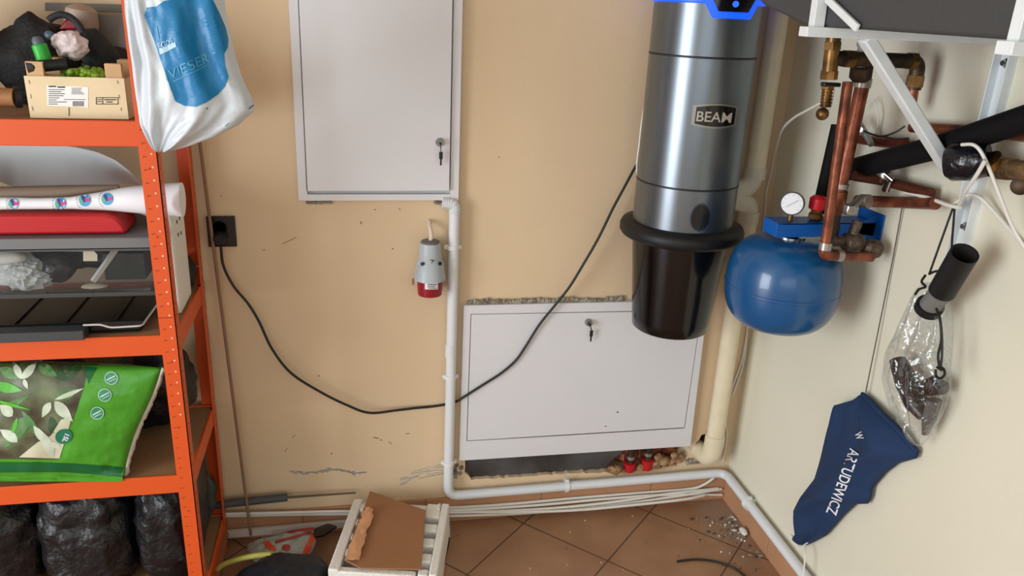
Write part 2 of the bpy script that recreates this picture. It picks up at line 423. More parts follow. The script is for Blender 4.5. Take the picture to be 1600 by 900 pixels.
# crumbling plaster above the lower cabinet and around the pipe
mb = MB()
for i in range(75):
    px = 733+i*(975-733)/75; h = 3+4*abs(nz(i*.17, 2))+3*random.random()*(nz(i*.09, 7) > -.2)
    p = B(px, 475-(px-733)*.02, .006); q = B(px, 475-h-(px-733)*.02, .006)
    mb.blob((p+q)/2, (.006, .006, (p-q).length/2+.003), .4, 80, i, 8, 6)
for i in range(24):
    px = 480+i*1.6; mb.blob(B(px, 316+1.2*nz(i*.3, 1), .004), (.004, .005, .004+.003*abs(nz(i*.4, 3))), .3, 90, i, 8, 6)
for i in range(12):
    px = 680+i*1.6; mb.blob(B(px, 316+i*.25, .004), (.005, .005, .005), .3, 90, i, 8, 6)
for i in range(26):
    a = i/26; px = 1074+46*a; mb.blob(B(px+random.uniform(-3,3), 722-8*a+random.uniform(-2,3), .002), (.009, .007, .007), .4, 70, i, 8, 6)
for i in range(14):
    mb.blob(B(704+random.random()*18, 722+random.random()*24, .0), (.006, .004, .008), .4, 70, i, 8, 6)
obj('plaster_rubble', mb, M_plaster, wall_back)
# fibrous scrapes and scuffs on the paint
wb = surf(wall_back)
M_scuff = mat('scuffed_plaster', (164, 162, 158), .9)
P = []
for i in range(46):
    a = i/45; x = 452+110*a; y = 736+3*math.sin(a*8)+nz(a*14, 1)*4
    P.append(line(x, y, x+random.uniform(4, 11), y+random.uniform(-2, 3), random.uniform(.8, 2.4)))
for k in range(5):
    for i in range(12):
        a = i/12; x = 625+70*a; y = 748-22*math.sin(a*1.5)+k*(2.5+a*1.5)+nz(a*5, k)*3
        if nz(i*.7, k*3.1) > -.25: P.append(line(x, y, x+6, y-22*(math.sin((a+.083)*1.5)-math.sin(a*1.5))+.1, random.uniform(.7, 1.6)))
decal('scrape', wb, P, M_scuff, wall_back, .0006)
M_scuffd = mat('scuff_dark', (120, 98, 80), .9)
P = [line(583,683,592,685,1.3), line(594,687,597,688,1.5), line(634,678,640,677,1), line(441,381,463,371,.9), line(517,708,519,709,2), line(456,684,462,679,.8), line(445,706,449,700,.8), line(585,327,587,328,1.5), line(612,388,615,389,1.5), line(563,346,565,350,1.5),
     line(497,586,499,588,1.6), line(778,245,781,246,1), line(345,306,347,307,1.5), line(409,391,415,390,1), line(623,325,626,328,1), line(607,690,612,694,1)]
decal('scuff', wb, P, M_scuffd, wall_back, .0006)
# left wall with the open doorway, front wall with a window: where the daylight comes from
mb = MB(); y0, y1, zt = -3.45, -1.65, 2.2
mb.box((XL-.1, y1, 0), (XL, .14, ZC)).box((XL-.1, YF, 0), (XL, y0, ZC)).box((XL-.1, y0, zt), (XL, y1, ZC))
struct(obj('wall_left', mb, M_wall2, loc=(XL, 0, 0)))
mb = MB(); x0, x1, z0, z1 = -3.6, -.6, .7, 2.3
mb.box((XL, YF-.1, 0), (x0, YF, ZC)).box((x1, YF-.1, 0), (.12, YF, ZC)).box((x0, YF-.1, 0), (x1, YF, z0)).box((x0, YF-.1, z1), (x1, YF, ZC))
struct(obj('wall_front', mb, M_wall2, loc=(0, YF, 0)))
# tiled skirting
M_skirt = mat('terracotta_skirting', (184, 138, 104), .45, var=.05, vscale=8)
M_skg = mat('skirting_joint', (110, 84, 66), .8)
mb = MB()
joints = [0]+[B(q, 765, .01).x for q in (1017-0, 847)]
xs = [0.0, joints[1], joints[2]]; step = joints[1]-joints[2]
while xs[-1] > XL+.3: xs.append(xs[-1]-step)
for a, b in zip(xs, xs[1:]): mb.box((b+.001, -.009, .0), (a-.001, -.0005, .083))
mb.m = 1; mb.box((XL, -.0075, 0), (0, -.0002, .0815))
struct(obj('baseboard_back', mb, [M_skirt, M_skg], bevel=.001, loc=(0,0,0)))
mb = MB(); ys = [-.009]
while ys[-1] > -3: ys.append(ys[-1]-.29)
for a, b in zip(ys, ys[1:]): mb.box((-.009, b+.001, 0), (-.0005, a-.001, .083))
mb.m = 1; mb.box((-.0075, -3, 0), (-.0002, -.009, .0815))
struct(obj('baseboard_right', mb, [M_skirt, M_skg], bevel=.001, loc=(0,0,0)))
# ================================================================== WALL CABINETS
def keylock(parent, px, py, d, kx, ky, door):
    c = B(px, py, d)
    lk = obj('lock', MB().lathe([(.0105, 0), (.0105, .005), (.0088, .008), (.0088, .013), (.0082, .014)], c, (0,-1,0), 24), mat('lock_chrome', (150, 150, 150), .3, 1), door, label='round chrome cam lock')
    k = B(kx, ky, d+.014)
    mb = MB().lathe([(.003, -.004), (.003, .004)], c+Vector((0, -.02, 0)), (0,-1,0), 10)
    mb.bar(c+Vector((0,-.02,0)), k+Vector((0,0,.008)), .0015, .003)
    mb.obox(k, (.0045,0,0), (0,.0012,0), (0,0,.009)); mb.obox(k+Vector((0,0,-.016)), (.0022,0,0), (0,.0009,0), (0,0,.009))
    obj('key', mb, mat('dark_key', (60, 58, 55), .35, .8), lk)
    return lk
t = thing('wall_cabinet', 'tall light grey metal cabinet high on the wall above the red and grey plug', 'cabinet', (-1.1, 0, 1.007))
xl, xr, zb, zt_ = -1.307, -.903, 1.0075, 1.72
mb = MB(); d = .02
mb.box((xl, -d, zb), (xl+.022, 0, zt_)); mb.box((xr-.022, -d, zb), (xr, 0, zt_)); mb.box((xl+.022, -d, zb), (xr-.022, 0, zb+.016)); mb.box((xl+.022, -d, zt_-.02), (xr-.022, 0, zt_)); mb.box((xl+.02, -.006, zb+.01), (xr-.02, 0, zt_-.01))
obj('frame', mb, M_white, t, bevel=.0008)
a = B(480, 297.5, .0205); b = B(702, 303, .030)
door = obj('door', MB().box((a.x+.001, -.030, a.z), (b.x, -.019, zt_-.022)), M_white, t, bevel=.0012)
M_gap = mat('shadow_gap', (52, 52, 54), .8)
mb = MB().box((a.x-.0015, -.0206, a.z-.001), (a.x+.001, -.0199, zt_-.02)); mb.box((a.x-.001, -.0206, a.z-.0022), (b.x, -.0199, a.z-.0))
obj('door_gap', mb, M_gap, t)
keylock(t, 687, 222, .030, 689, 243, door)
t = thing('low_cabinet', 'wide light grey metal cabinet set low in the wall behind the black cable', 'cabinet', (-.5, 0, .205))
def quad_frame(o, i, d, dep):
    mb = MB()
    O = [B(*q, d) for q in o]; I = [B(*q, d) for q in i]
    for k in range(4):
        k2 = (k+1) % 4; mb.prism([O[k], O[k2], I[k2], I[k]], (0, dep, 0))
    return mb
O_ = [(724.6,477.8),(1107,469),(1079,697),(717.8,719.5)]; I_ = [(735.8,491),(1097,484),(1070,669),(729,689.5)]
obj('frame', quad_frame(O_, I_, .018, .018), M_white, t, bevel=.0008)
D_ = [(736.8,492),(1096,485.3),(1069.2,668),(730.2,688.5)]
door = obj('door', MB().prism([B(*q, .0185) for q in D_], (0, .012, 0)), M_white, t, bevel=.0008)
obj('door_gap', MB().prism([B(*q, .010) for q in I_], (0, .004, 0)), M_gap, t)
keylock(t, 919, 503, .0185, 924, 521, door)
dv = surf(door)
for pl in (ell(965,644,1.6,1.2,8), ell(946,666,1.2,1,8)): decal('chip', dv, [pl], M_gap, door, .0004)
# ================================================================== WHITE CONDUIT
t = thing('conduit_pipe', 'white plastic conduit running down the wall and round the corner above the skirting', 'pipe', (-.91, -.02, .1))
R = .0143; dd = .025
top = B(709, 322, dd); low = Vector((-.9165, -dd, .103)); cor = Vector((-dd, -dd, .111)); end = Vector((-dd, -1.6, .092))
top.x = -.9135
path = bend([top, low, cor, end], .035)
obj('pipe', MB().tube(path, R, 20), M_pvc, t)
mb = MB(); q0 = B(690, 316, .012); pts = bend([Vector((-.945, -.019, 1.000)), Vector((-.914, -dd, .998)), top+Vector((0,0,-.02))], .02, 8)
pp = []; rr = []
for a, b in zip(pts, pts[1:]):
    n = max(1, int((b-a).length/.0012))
    for k in range(n): pp.append(a.lerp(b, k/n))
for k in range(len(pp)): rr.append(.0148 + (.0012 if (k//2) % 2 else -.0004))
obj('corrugated_elbow', MB().tube(pp, rr, 20), M_pvc, t)
sl = Vector((0,0,.02))
mbs = []
z_j = B(700, 590, dd).z; 
obj('sleeve', MB().tube([Vector((low.x, -dd, .56)), Vector((low.x, -dd, .60))], R*1.07, 20), M_pvc, t)
def clip(c, ax):
    ax = Vector(ax); c = Vector(c)
    mb = MB().tube([c-ax*.0055, c+ax*.0055], R*1.22, 20)
    o = (Vector((0,1,0)) if ax.y == 0 else Vector((1,0,0)))
    s_ = ax.cross(o)
    mb.obox(c+o*(dd+R*.5)/2, ax*.0055, o*((dd-R*.5)/2-.0005), s_*.010)
    mb.obox(c+s_*R*1.35+o*.004, ax*.005, o*.006, s_*.003); mb.obox(c-s_*R*1.35+o*.004, ax*.005, o*.006, s_*.003)
    return obj('clip', mb, mat('clip_plastic', (232, 232, 230), .4), t)
for py in (386, 588, 722): clip((low.x, -dd, B(705, py, dd).z), (0,0,1))
clip((B(886, 756, dd).x, -dd, .107), (1,0,0)); clip((-dd, W(1168, 788, dd).y, .105), (0,1,0)); clip((-dd, -.62, .101), (0,1,0))
# ================================================================== SOCKET, CABLES
t = thing('wall_socket', 'black double power socket on the wall beside the orange rack', 'socket', B(347, 361, 0))
c = B(347, 361, 0)
obj('faceplate', MB().box((c.x-.034, -.010, c.z-.039), (c.x+.034, 0, c.z+.040)), M_black, t, bevel=.002)
mb = MB().lathe([(.019, .0), (.019, .003), (.017, .003), (.017, 0)], c+Vector((-.004, -.010, .012)), (0,-1,0), 28)
mb.lathe([(.016, 0), (.016, .022), (.012, .03)], c+Vector((-.002, -.010, -.012)), (0,-1,0), 24)
obj('plug', mb, M_rubber, t, label='round black plug pushed into the socket')
pts = [(345,384,.035),(349,415,.030),(365,447,.028),(388,475,.03),(405,503,.03),(425,545,.03),(455,583,.03),(500,612,.03),(540,632,.03),(577,645,.028),(620,641,.018),(650,637.5,.010),(672,635.5,.0056),(690,633,.0052),(704,630,.0056),(716,626,.022),(722,622,.026),(755,601,.026),(783,583,.027),(806,563,.027),(822,540,.027),(843,507,.03),(868,476,.034),(890,448,.04),(912,412,.045),(935,372,.052),(958,325,.05),(978,288,.045),(992,262,.035),(1006,238,.025)]
tag(obj('power_cable', MB().tube(spline([B(*q) for q in pts], 8), .0036, 10), M_wirek), 'long black power cable drooping across the back wall from socket to vacuum', 'cable')
# red and grey industrial plug
c = B(672, 418, .045)
t = thing('industrial_plug', 'grey and red five pin industrial connector hanging on the wall', 'plug', (c.x, -.045, B(672,460,.05).z))
zt1, zm, zs, zb1 = B(673,379,.045).z, B(672,408,.045).z, B(673,435,.045).z, B(673,459,.045).z
M_gp = mat('grey_connector_plastic', (176, 184, 190), .4)
body = obj('body', MB().lathe([(.026, zt1), (.027, zt1-.004), (.031, zm+.004), (.035, zm), (.041, zs+.006), (.042, zs)], (c.x, -.045, 0), seg=40), M_gp, t)
obj('gland', MB().lathe([(.024, zt1-.002), (.024, zt1+.004), (.016, zt1+.007)], (c.x, -.045, 0), seg=32), mat('grey_gland', (110, 104, 104), .6), t)
col_ = obj('collar', MB().lathe([(.034, zs+.001), (.033, zb1+.01), (.032, zb1), (.027, zb1), (.027, zb1+.02)], (c.x, -.045, 0), seg=40, caps=False), mat('dark_red_plastic', (148, 14, 34), .35), t, label='dark red plastic collar')
for sx in (-1, 1): obj('screw', MB().lathe([(.0048, 0), (.0048, .004)], Vector((c.x+sx*.022, -.045-.0265, zm+.002)), (sx*.6,-1,0), 14), mat('screw_black', (42, 44, 46), .5, .4), t)
bv = surf(col_)
st = decal('label_sticker', bv, [rect(664,439,684,452)], mat('sticker_white', (232, 232, 236), .6), col_, .0008, 6)
decal('sticker_text', bv, [rect(667,441,680,442.2), rect(668,444,682,445.3), rect(668,447,679,448.2), rect(669,449.5,682,450.5)], M_ink, col_, .0014, 6)
decal('mark', surf(body), [line(672,406,679,407,1.4), line(677,407,674,411,1.2)], M_ink, body, .0006)
obj('latch', MB().obox(B(653, 425, .06), (.004,0,0), (0,.008,0), (.004,0,.018)), M_gp, t)
obj('torn_tape', MB().sheet(lambda u, v: B(644+14*u, 432+10*v+4*(1-u), .03)+Vector((0, .006*math.sin(6*u), 0)), 8, 4, lambda u, v: (0, .0008, 0)), mat('beige_tape', (206, 176, 150), .8), t)
pts = [Vector((B(671,345,0).x, -.0, B(671,345,0).z)), B(671,347,.012), B(672,356,.03), B(674,368,.042), Vector((c.x, -.045, zt1+.003))]
obj('cord', MB().tube(spline(pts, 6), .0056, 12), mat('cream_cord', (224, 204, 184), .6), t)
# ================================================================== CORNER DRAIN / VACUUM PIPE
t = thing('corner_pipe', 'thick cream plastic pipe running down the corner behind the vacuum unit', 'pipe', (-.088, -.055, .21))
px_, py_ = -.092, -.052; R2 = .0265
zt2, zc1, zc2 = 2.74, B(1184, 272, .05).z, B(1172, 336, .05).z
mb = MB().tube([Vector((px_, py_, zc1)), Vector((px_, py_, zt2))], R2, 28)
mb.tube([Vector((px_, py_, .262)), Vector((px_, py_, zc2))], R2, 28)
obj('pipe', mb, M_cream, t)
M_fit = mat('offwhite_fitting', (214, 206, 190), .4)
mb = MB()
mb.tube([Vector((px_, py_, zc1-.012)), Vector((px_, py_, zc1+.02))], R2*1.1, 28); mb.tube([Vector((px_, py_, zc2-.02)), Vector((px_, py_, zc2+.012))], R2*1.1, 28)
mid = Vector((px_-.085, py_-.01, (zc1+zc2)/2))
mb.tube(bend([Vector((px_, py_, zc1)), Vector((px_-.012, py_, zc1-.035)), mid+Vector((0,0,.004)), mid+Vector((-.06, -.02, 0))], .03, 8), R2*1.02, 28)
mb.tube(bend([Vector((px_, py_, zc2)), Vector((px_-.006, py_, zc2+.032)), mid-Vector((0,0,.004)), mid+Vector((-.06, -.02, 0))], .03, 8), R2*1.02, 28)
obj('branch_fitting', mb, M_fit, t, label='off-white branching tee turning towards the vacuum')
mb = MB().tube([Vector((px_, py_, .27)), Vector((px_, py_, .234))], R2*1.14, 28)
mb.tube(bend([Vector((px_, py_, .25)), Vector((px_-.006, py_, .185)), Vector((px_-.03, .09, .172))], .045, 10), R2*1.12, 28)
obj('elbow', mb, M_cream, t, label='cream elbow turning into the broken wall')
# white control wires in the corner
def wire(label, pts, r, m=None, cat='cable', grp=None, name='white_cable'):
    return tag(obj(name, MB().tube(spline(pts, 8), r, 10), m or M_wirew), label, cat, grp)
wire('thin white wire curving down the corner from the brass fittings behind the blue tank', [B(1284,160,.50), B(1262,172,.42), B(1238,186,.3), B(1221,205,.18), B(1212,235,.05), B(1206,265,.012), B(1198,300,.006), B(1192,360,.006), B(1172,470,.006), B(1163,560,.006), B(1146,615,.006)], .003)
wire('thin white wire hanging in a loop down the corner beside the cream pipe elbow', [B(1170,500,.006), B(1160,560,.006), B(1146,600,.006), B(1134,635,.006), B(1133,655,.006), B(1136,680,.006), B(1133,705,.006), B(1129,722,.006)], .0028)
wire('thin white wire along the left edge of the vacuum cylinder', [B(1010,150,.05), B(1003,190,.05), B(999,225,.05), B(995,262,.05), B(1000,290,.04)], .0026)
# ================================================================== CENTRAL VACUUM
cx, cy, R3 = -.342, -.172, .127
def zf(px, py): return B(px, py, -cy+R3*.9).z
t = thing('central_vacuum', 'tall grey metallic central vacuum cylinder with black dust bin on the wall', 'vacuum', (cx, cy, zf(1045, 537)))
z1_, z2_, z3_ = zf(1095, 90), zf(1068, 297), zf(1058, 366)
ztop = 1.68; zled = zf(1070, 4)
def cyl(z0, z1, r=R3, gap=.0025): return MB().lathe([(r-.004, z0), (r, z0+gap), (r, z1-gap), (r-.004, z1)], (cx, cy, 0), seg=96)
body = obj('motor_housing', cyl(z1_, ztop), M_steel, t, sharp=25)
mid_ = obj('middle_cylinder', cyl(z2_, z1_), M_steel, t, sharp=25)
lowc = obj('lower_cylinder', cyl(z3_-.03, z2_), M_steel, t, sharp=25)
obj('lid', MB().lathe([(R3+.001, ztop-.004), (R3+.002, ztop+.02), (R3*.8, ztop+.05), (.02, ztop+.06)], (cx, cy, 0), seg=64), M_black, t)
for zz in (z1_, z2_): obj('joint_ring', MB().lathe([(R3-.003, zz-.004), (R3+.0006, zz-.002), (R3+.0006, zz+.001), (R3-.003, zz+.003)], (cx, cy, 0), seg=96), mat('dark_seam', (30, 32, 34), .5), t)
zr = z3_
obj('bin_rim', MB().lathe([(R3-.01, zr+.004), (R3+.004, zr+.004), (R3+.026, zr-.002), (R3+.031, zr-.012), (R3+.031, zr-.026), (R3+.026, zr-.034), (R3+.010, zr-.040), (R3-.01, zr-.042)], (cx, cy, 0), seg=96), M_rubber, t, sharp=50, label='wide black rubber rim')
zb2 = zf(1045, 537)
obj('dust_bin', MB().lathe([(.001, zb2), (.096, zb2), (.101, zb2+.004), (.104, zb2+.03), (.124, zr-.036), (.128, zr-.034), (.120, zr-.02)], (cx, cy, 0), seg=96), M_bin, t, sharp=50, label='glossy black dust bin')
obj('wall_mount', MB().box((cx-.05, cy+R3-.02, 1.15), (cx+.05, 0, 1.6)), M_black, t)
bv = surf(body, mid_, lowc)
def cyl_shape(name, poly, m, lift, dep, parent, label=None):
    """solid raised shape wrapped round the housing: poly in (angle from -y, z)"""
    bm = bmesh.new(); vs = [bm.verts.new((a*R3, z, 0)) for a, z in poly]; bm.faces.new(vs)
    bmesh.ops.triangulate(bm, faces=bm.faces)
    for _ in range(5):
        es = [e for e in bm.edges if e.calc_length() > .012]
        if not es: break
        bmesh.ops.subdivide_edges(bm, edges=es, cuts=1); bmesh.ops.triangulate(bm, faces=bm.faces)
    g = bmesh.ops.extrude_face_region(bm, geom=bm.faces[:])
    top_ = {v for v in g['geom'] if isinstance(v, bmesh.types.BMVert)}
    mb = MB(); vv = []
    for v in bm.verts:
        r = R3+lift-(0 if v in top_ else dep); a = v.co.x/R3
        vv.append(Vector((cx+r*math.sin(a), cy-r*math.cos(a), v.co.y)))
    bm.verts.index_update(); mb.add(vv, [tuple(v.index for v in f.verts) for f in bm.faces]); bm.free()
    return obj(name, mb, m, parent, label=label)
def cang(px, py):                            # photo pixel -> (angle, z) on the housing
    q = lay(bv, px, py, 0); return (math.atan2(q.x-cx, -(q.y-cy)), q.z)
z_ = [cang(1098,2), cang(1113,28), cang(1170,32), cang(1188,4)]
a0, a1 = z_[0][0], z_[3][0]; b0, b1 = z_[1][0], z_[2][0]; zl = z_[1][1]; zh = z_[0][1]
ac = (b0+b1)/2
a1 = 2*ac-a0
hexo = [(a0, zh+.006), (b0, zl), (b1, zl), (a1, zh+.006), (a1, zh+.045), (b1, zh+.085), (b0, zh+.085), (a0, zh+.045)]
k = .76; hexi = [(ac+(a-ac)*k, (zl+zh+.085)/2+(z-(zl+zh+.085)/2)*k) for a, z in hexo]
obj('light_bezel', MB(), M_ledblue, t) if False else None
bz_ = cyl_shape('light_bezel', hexo, M_ledblue, .004, .006, t, 'glowing blue hexagonal bezel')
ds = cyl_shape('display', hexi, M_bin, .006, .004, t)
dc = ((hexi[1][0]+hexi[2][0])/2, cang(1140, 6)[1])
cyl_shape('indicator', [(dc[0]+.06*math.cos(q*PI/4), dc[1]+.007*math.sin(q*PI/4)) for q in range(8)], mat('blue_indicator', (20, 60, 240), .4, emit=((40, 90, 255), 1.5)), .0068, .002, ds)
obj('light_band', MB().lathe([(R3, zh-.004), (R3+.003, zh-.002), (R3+.003, zh+.016), (R3, zh+.018)], (cx, cy, 0), seg=96), M_ledblue, t, label='glowing blue band round the top')
# name badge
ba, bz0 = cang(1085, 180); bb, bz1 = cang(1147, 181)
bh = abs(cang(1114,162)[1]-cang(1114,201)[1])/2; zc = (bz0+bz1)/2
def badge(a0, a1, h, n=8):
    up = [(a0+(a1-a0)*i/n, zc+h*(.78+.22*math.sin(PI*i/n))) for i in range(n+1)]
    return up+[(a, 2*zc-z) for a, z in reversed(up)]
bo = cyl_shape('badge_frame', badge(ba-.04, bb+.05, bh), mat('badge_silver', (150, 148, 142), .35, .8), .003, .004, t)
bi = cyl_shape('badge', badge(ba+.02, bb-.01, bh*.85), M_bin, .0042, .002, bo)
lettering('lettering', 'BEAM', surf(bi), (1086, 189), (58, 3), (0, -16), mat('badge_letter', (178, 172, 160), .5, .2), bo, .0008, .015, .15)
fa, fz = cang(1094, 340)
cyl_shape('utility_valve', [(fa+.17*math.cos(q*PI/14), fz+.0245*math.sin(q*PI/14)*1.25) for q in range(28)], M_black, .0042, .006, t, 'round black utility inlet flap')
cyl_shape('utility_valve_rim', [(fa+.195*math.cos(q*PI/14), fz+.0245*math.sin(q*PI/14)*1.42) for q in range(28)], mat('dark_blue_grey', (52, 60, 72), .4), .0015, .004, t)
# ================================================================== EXPANSION TANK AND ITS BRACKET
tc_ = B(1222, 443, .44); tx, ty = tc_.x, -.44; TR = .130
zt3, zb3 = 1.022, .800
t = thing('expansion_tank', 'round blue pressure expansion tank hanging from a blue bracket by the corner', 'tank', (tx, ty, zb3))
H_ = (zt3-zb3)/2; zc3 = (zt3+zb3)/2; prof = []
for i in range(33):
    a = -PI/2+PI*i/32; s_, c_ = math.sin(a), math.cos(a)
    prof.append((TR*max(c_, .0)**.55 if c_ > 1e-6 else .0005, zc3+H_*math.copysign(abs(s_)**.85, s_)))
obj('tank_body', MB().lathe(prof, (tx, ty, 0), seg=72, caps=False), M_blue, t, sharp=80)
obj('seam', MB().lathe([(TR-.001, zc3-.010), (TR+.0012, zc3-.008), (TR+.0012, zc3-.002), (TR-.001, zc3)], (tx, ty, 0), seg=72), M_blue, t)
obj('neck', MB().lathe([(.034, zt3-.006), (.034, zt3+.004), (.022, zt3+.006), (.016, zt3+.022)], (tx, ty, 0), seg=32), M_chrome, t, label='chrome neck ring')
obj('valve_cap', MB().lathe([(.010, zb3-.008), (.010, zb3+.006)], (tx-.01, ty, 0), seg=18), M_black, t, label='small black valve cap underneath')
zk = zt3+.008
t = thing('tank_bracket', 'bright blue steel bracket on the right wall carrying the round tank', 'bracket', (-.05, ty, zk))
mb = MB().box((tx-.055, ty-.032, zk), (-.004, ty-.029, zk+.032)); mb.box((tx-.055, ty-.032, zk+.029), (-.004, ty+.03, zk+.032)); mb.box((tx-.055, ty-.03, zk), (tx-.052, ty+.03, zk+.031))
mb.prism([(-.045, ty-.032, zk), (-.002, ty-.032, zk-.035), (-.002, ty-.032, zk+.05), (-.045, ty-.032, zk+.032)], (0, .003, 0))
obj('arm', mb, M_blue2, t, bevel=.001)
obj('wall_plate', MB().box((-.004, ty-.055, zk-.04), (0, ty+.04, zk+.055)), M_blue2, t, bevel=.001)
# gauge
gc = B(1238, 318, .455)
t = thing('pressure_gauge', 'small round pressure gauge with white dial above the blue bracket', 'gauge', (gc.x, gc.y, zk+.034))
gd = Vector((-.62, -.78, .12)).normalized(); 
case = obj('case', MB().lathe([(.021, -.022), (.0255, -.016), (.0265, 0), (.0265, .006), (.024, .006), (.0235, .004)], gc, gd, 40), M_black, t)
fc = obj('dial', MB().lathe([(.0236, .003), (.0236, .0045)], gc, gd, 40), mat('dial_white', (226, 230, 236), .4), t)
gu = gd.cross(Vector((0,0,1))).normalized(); gv = gu.cross(gd)
mb = MB().bar(gc+gd*.0052-gu*(-.011)-gv*.009, gc+gd*.0052-gu*.013+gv*.010, .0004, .0024, gd)
for i in range(9):
    a = -.6+i*.55; u = gu*math.cos(a)+gv*math.sin(a); mb.bar(gc+gd*.005+u*.018, gc+gd*.005+u*.0215, .0003, .0009, gd)
obj('needle', mb, M_ink, t)
obj('stem', MB().tube([gc-Vector((0,0,.02))-gd*.005, Vector((gc.x, gc.y, zk+.033))-gd*.005], .006, 12), M_brass, t)
# ================================================================== PIPEWORK ON THE RIGHT
PD = .545
def P(px, py, d=PD): return B(px, py, d)
# air vent valve: red cap on brass body, on bracket
q = Vector((tx+.052, ty-.005, zk+.033))
t = thing('safety_valve', 'brass safety valve with a red cap behind the copper pipe', 'valve', q)
obj('valve_body', MB().lathe([(.012, 0), (.016, .004), (.016, .014), (.012, .018), (.013, .026)], q, seg=8), M_brass, t)
obj('cap', MB().lathe([(.018, .026), (.019, .03), (.019, .05), (.012, .056)], q, seg=24), mat('red_cap', (200, 20, 34), .4), t, label='red plastic cap')
# black insulated riser
a = B(1311, 196, .40); b = B(1280, 332, .40)
tag(obj('insulated_pipe', MB().tube([Vector((a.x, -.395, a.z)), Vector((b.x, -.395, zk+.036))], .0145, 18), M_foam), 'short upright black insulated pipe left of the two copper risers', 'pipe')
# thick copper riser and thin copper riser
t = thing('thick_copper_pipe', 'thicker right-hand copper riser with soldered joint above the blue bracket', 'pipe', P(1325, 318))
a = P(1340, 122, .52); b = P(1318, 312, .52); ax_ = (a.x+b.x)/2; a.x = ax_+.004; b.x = ax_-.004
obj('riser', MB().tube([a, b], .0145, 20), M_copper, t)
for k0, k1 in ((0, .07), (.86, .90)): obj('solder_joint', MB().tube([a.lerp(b, k0), a.lerp(b, k1)], .017, 20), M_solder, t)
obj('reducer', MB().tube([b+Vector((0,0,.02)), b-Vector((0,0,.018)), b-Vector((0,0,.032))], [.0185, .0185, .013], 20), M_copper, t)
obj('lower_body', MB().lathe([(.015, -.085), (.017, -.06), (.014, -.05), (.014, -.02)], b, seg=8), M_oldbrass, t)
t = thing('thin_copper_pipe', 'thinner left-hand copper riser bending right in front of the blue bracket', 'pipe', P(1288, 398))
a = P(1325, 128, .565); b = P(1287, 398, .565); e = P(1362, 402, .555)
obj('riser', MB().tube(bend([a, b, e], .018, 8), .0105, 18), M_copper, t)
for p0, p1 in ((b+Vector((0,0,.028)), b+Vector((0,0,.012))), (b.lerp(e, .25), b.lerp(e, .36))): obj('solder_joint', MB().tube([p0, p1], .0134, 18), M_solder, t)
obj('elbow', MB().tube(bend([b+Vector((0,0,.022)), b, b.lerp(e, .28)], .018, 8), .0128, 18), M_copper, t)
t = thing('lower_tee_valve', 'dull corroded valve body under the right end of the blue bracket', 'valve', P(1350, 385, .52))
mb = MB().lathe([(.012, -.02), (.02, -.016), (.022, 0), (.02, .02), (.014, .028)], P(1330, 378, .53), (1, .1, -.1), 10)
mb.lathe([(.016, -.02), (.021, -.012), (.021, .012), (.016, .02)], P(1362, 388, .53), (1, -.3, -.2), 12)
mb.lathe([(.010, 0), (.012, .03), (.010, .04)], P(1330, 372, .53), (.2, 0, 1), 10)
mb.tube([P(1300, 376, .53), P(1325, 378, .53)], .012, 12)
obj('body', mb, mat('dull_bronze', (112, 96, 84), .5, .5, c2=(70, 58, 50), vscale=60, bump=.4, bscale=120), t)
# brass manifold under the dark housing
t = thing('brass_drain_valve', 'brass drain valve with ribbed hose tail hanging below the white bracket', 'valve', B(1288, 160, .58))
D2 = .58
a = B(1303, 55, D2); b = B(1290, 165, D2); dz_ = (b-a)
def on(k): return a+dz_*k
mb = MB().tube([on(0), on(.09)], .014, 16).tube([on(.09), on(.2)], .017, 6).tube([on(.2), on(.5)], .0145, 16).tube([on(.5), on(.62)], .0165, 8)
obj('body', mb, M_brass, t)
obj('lever', MB().obox(on(.69)+Vector((.003, -.004, 0)), (.018,0,0), (0,.008,0), (0,0,.004)), M_black, t, bevel=.002, label='black lever')
n_ = 24; pts = [on(.74+.28*i/n_) for i in range(n_+1)]
obj('hose_tail', MB().tube(pts, [.0095+.0016*((i//2) % 2) for i in range(n_+1)], 16), M_brass, t)
obj('collar', MB().tube([on(.70), on(.755)], .0135, 6), M_brass, t)
cp = obj('cap', MB().blob(B(1285, 178, D2), (.0125, .0125, .0125), .02, 5, 1, 20, 14), M_brass, t, label='small round brass cap on a cord')
obj('cap_cord', MB().tube(spline([on(.76)+Vector((.012,-.004,0)), B(1299,165,D2), B(1292,176,D2)]), .0012, 8), M_wirew, cp)
t = thing('brass_manifold', 'dark bronze horizontal manifold pipe crossing behind the white diagonal strut', 'pipe', B(1370, 100, D2))
a2 = on(.32)+Vector((.005, 0, 0)); b2 = B(1436, 96, D2); c2_ = B(1427, 140, D2)
obj('manifold', MB().tube(bend([a2, b2, c2_], .02, 8), .0145, 18), M_oldbrass, t)
for p0, p1, r_, k_ in ((a2.lerp(b2, .12), a2.lerp(b2, .22), .018, 6), (a2.lerp(b2, .88), a2.lerp(b2, .95), .018, 6), (b2.lerp(c2_, .5), b2.lerp(c2_, .9), .0165, 8)): obj('joint_nut', MB().tube([p0, p1], r_, k_), M_brass, t)
obj('copper_tail', MB().tube([c2_, B(1422, 172, D2)], .0105, 16), M_copper, t)
t = thing('compression_fitting', 'white-taped brass union above the thick copper riser', 'fitting', B(1345, 120, .55))
u0 = B(1352, 60, .56); u1 = B(1347, 104, .56); mb = MB(); n_ = 20
pts = [u0.lerp(u1, i/n_) for i in range(n_+1)]
obj('taped_sleeve', MB().tube(pts, [.0125+.0022*((i//3) % 2) for i in range(n_+1)], 16), mat('white_tape', (228, 230, 232), .5), t, label='white tape wrapping')
obj('nut', MB().tube([B(1347, 102, .56), B(1344, 122, .55)], .0215, 6), M_oldbrass, t)
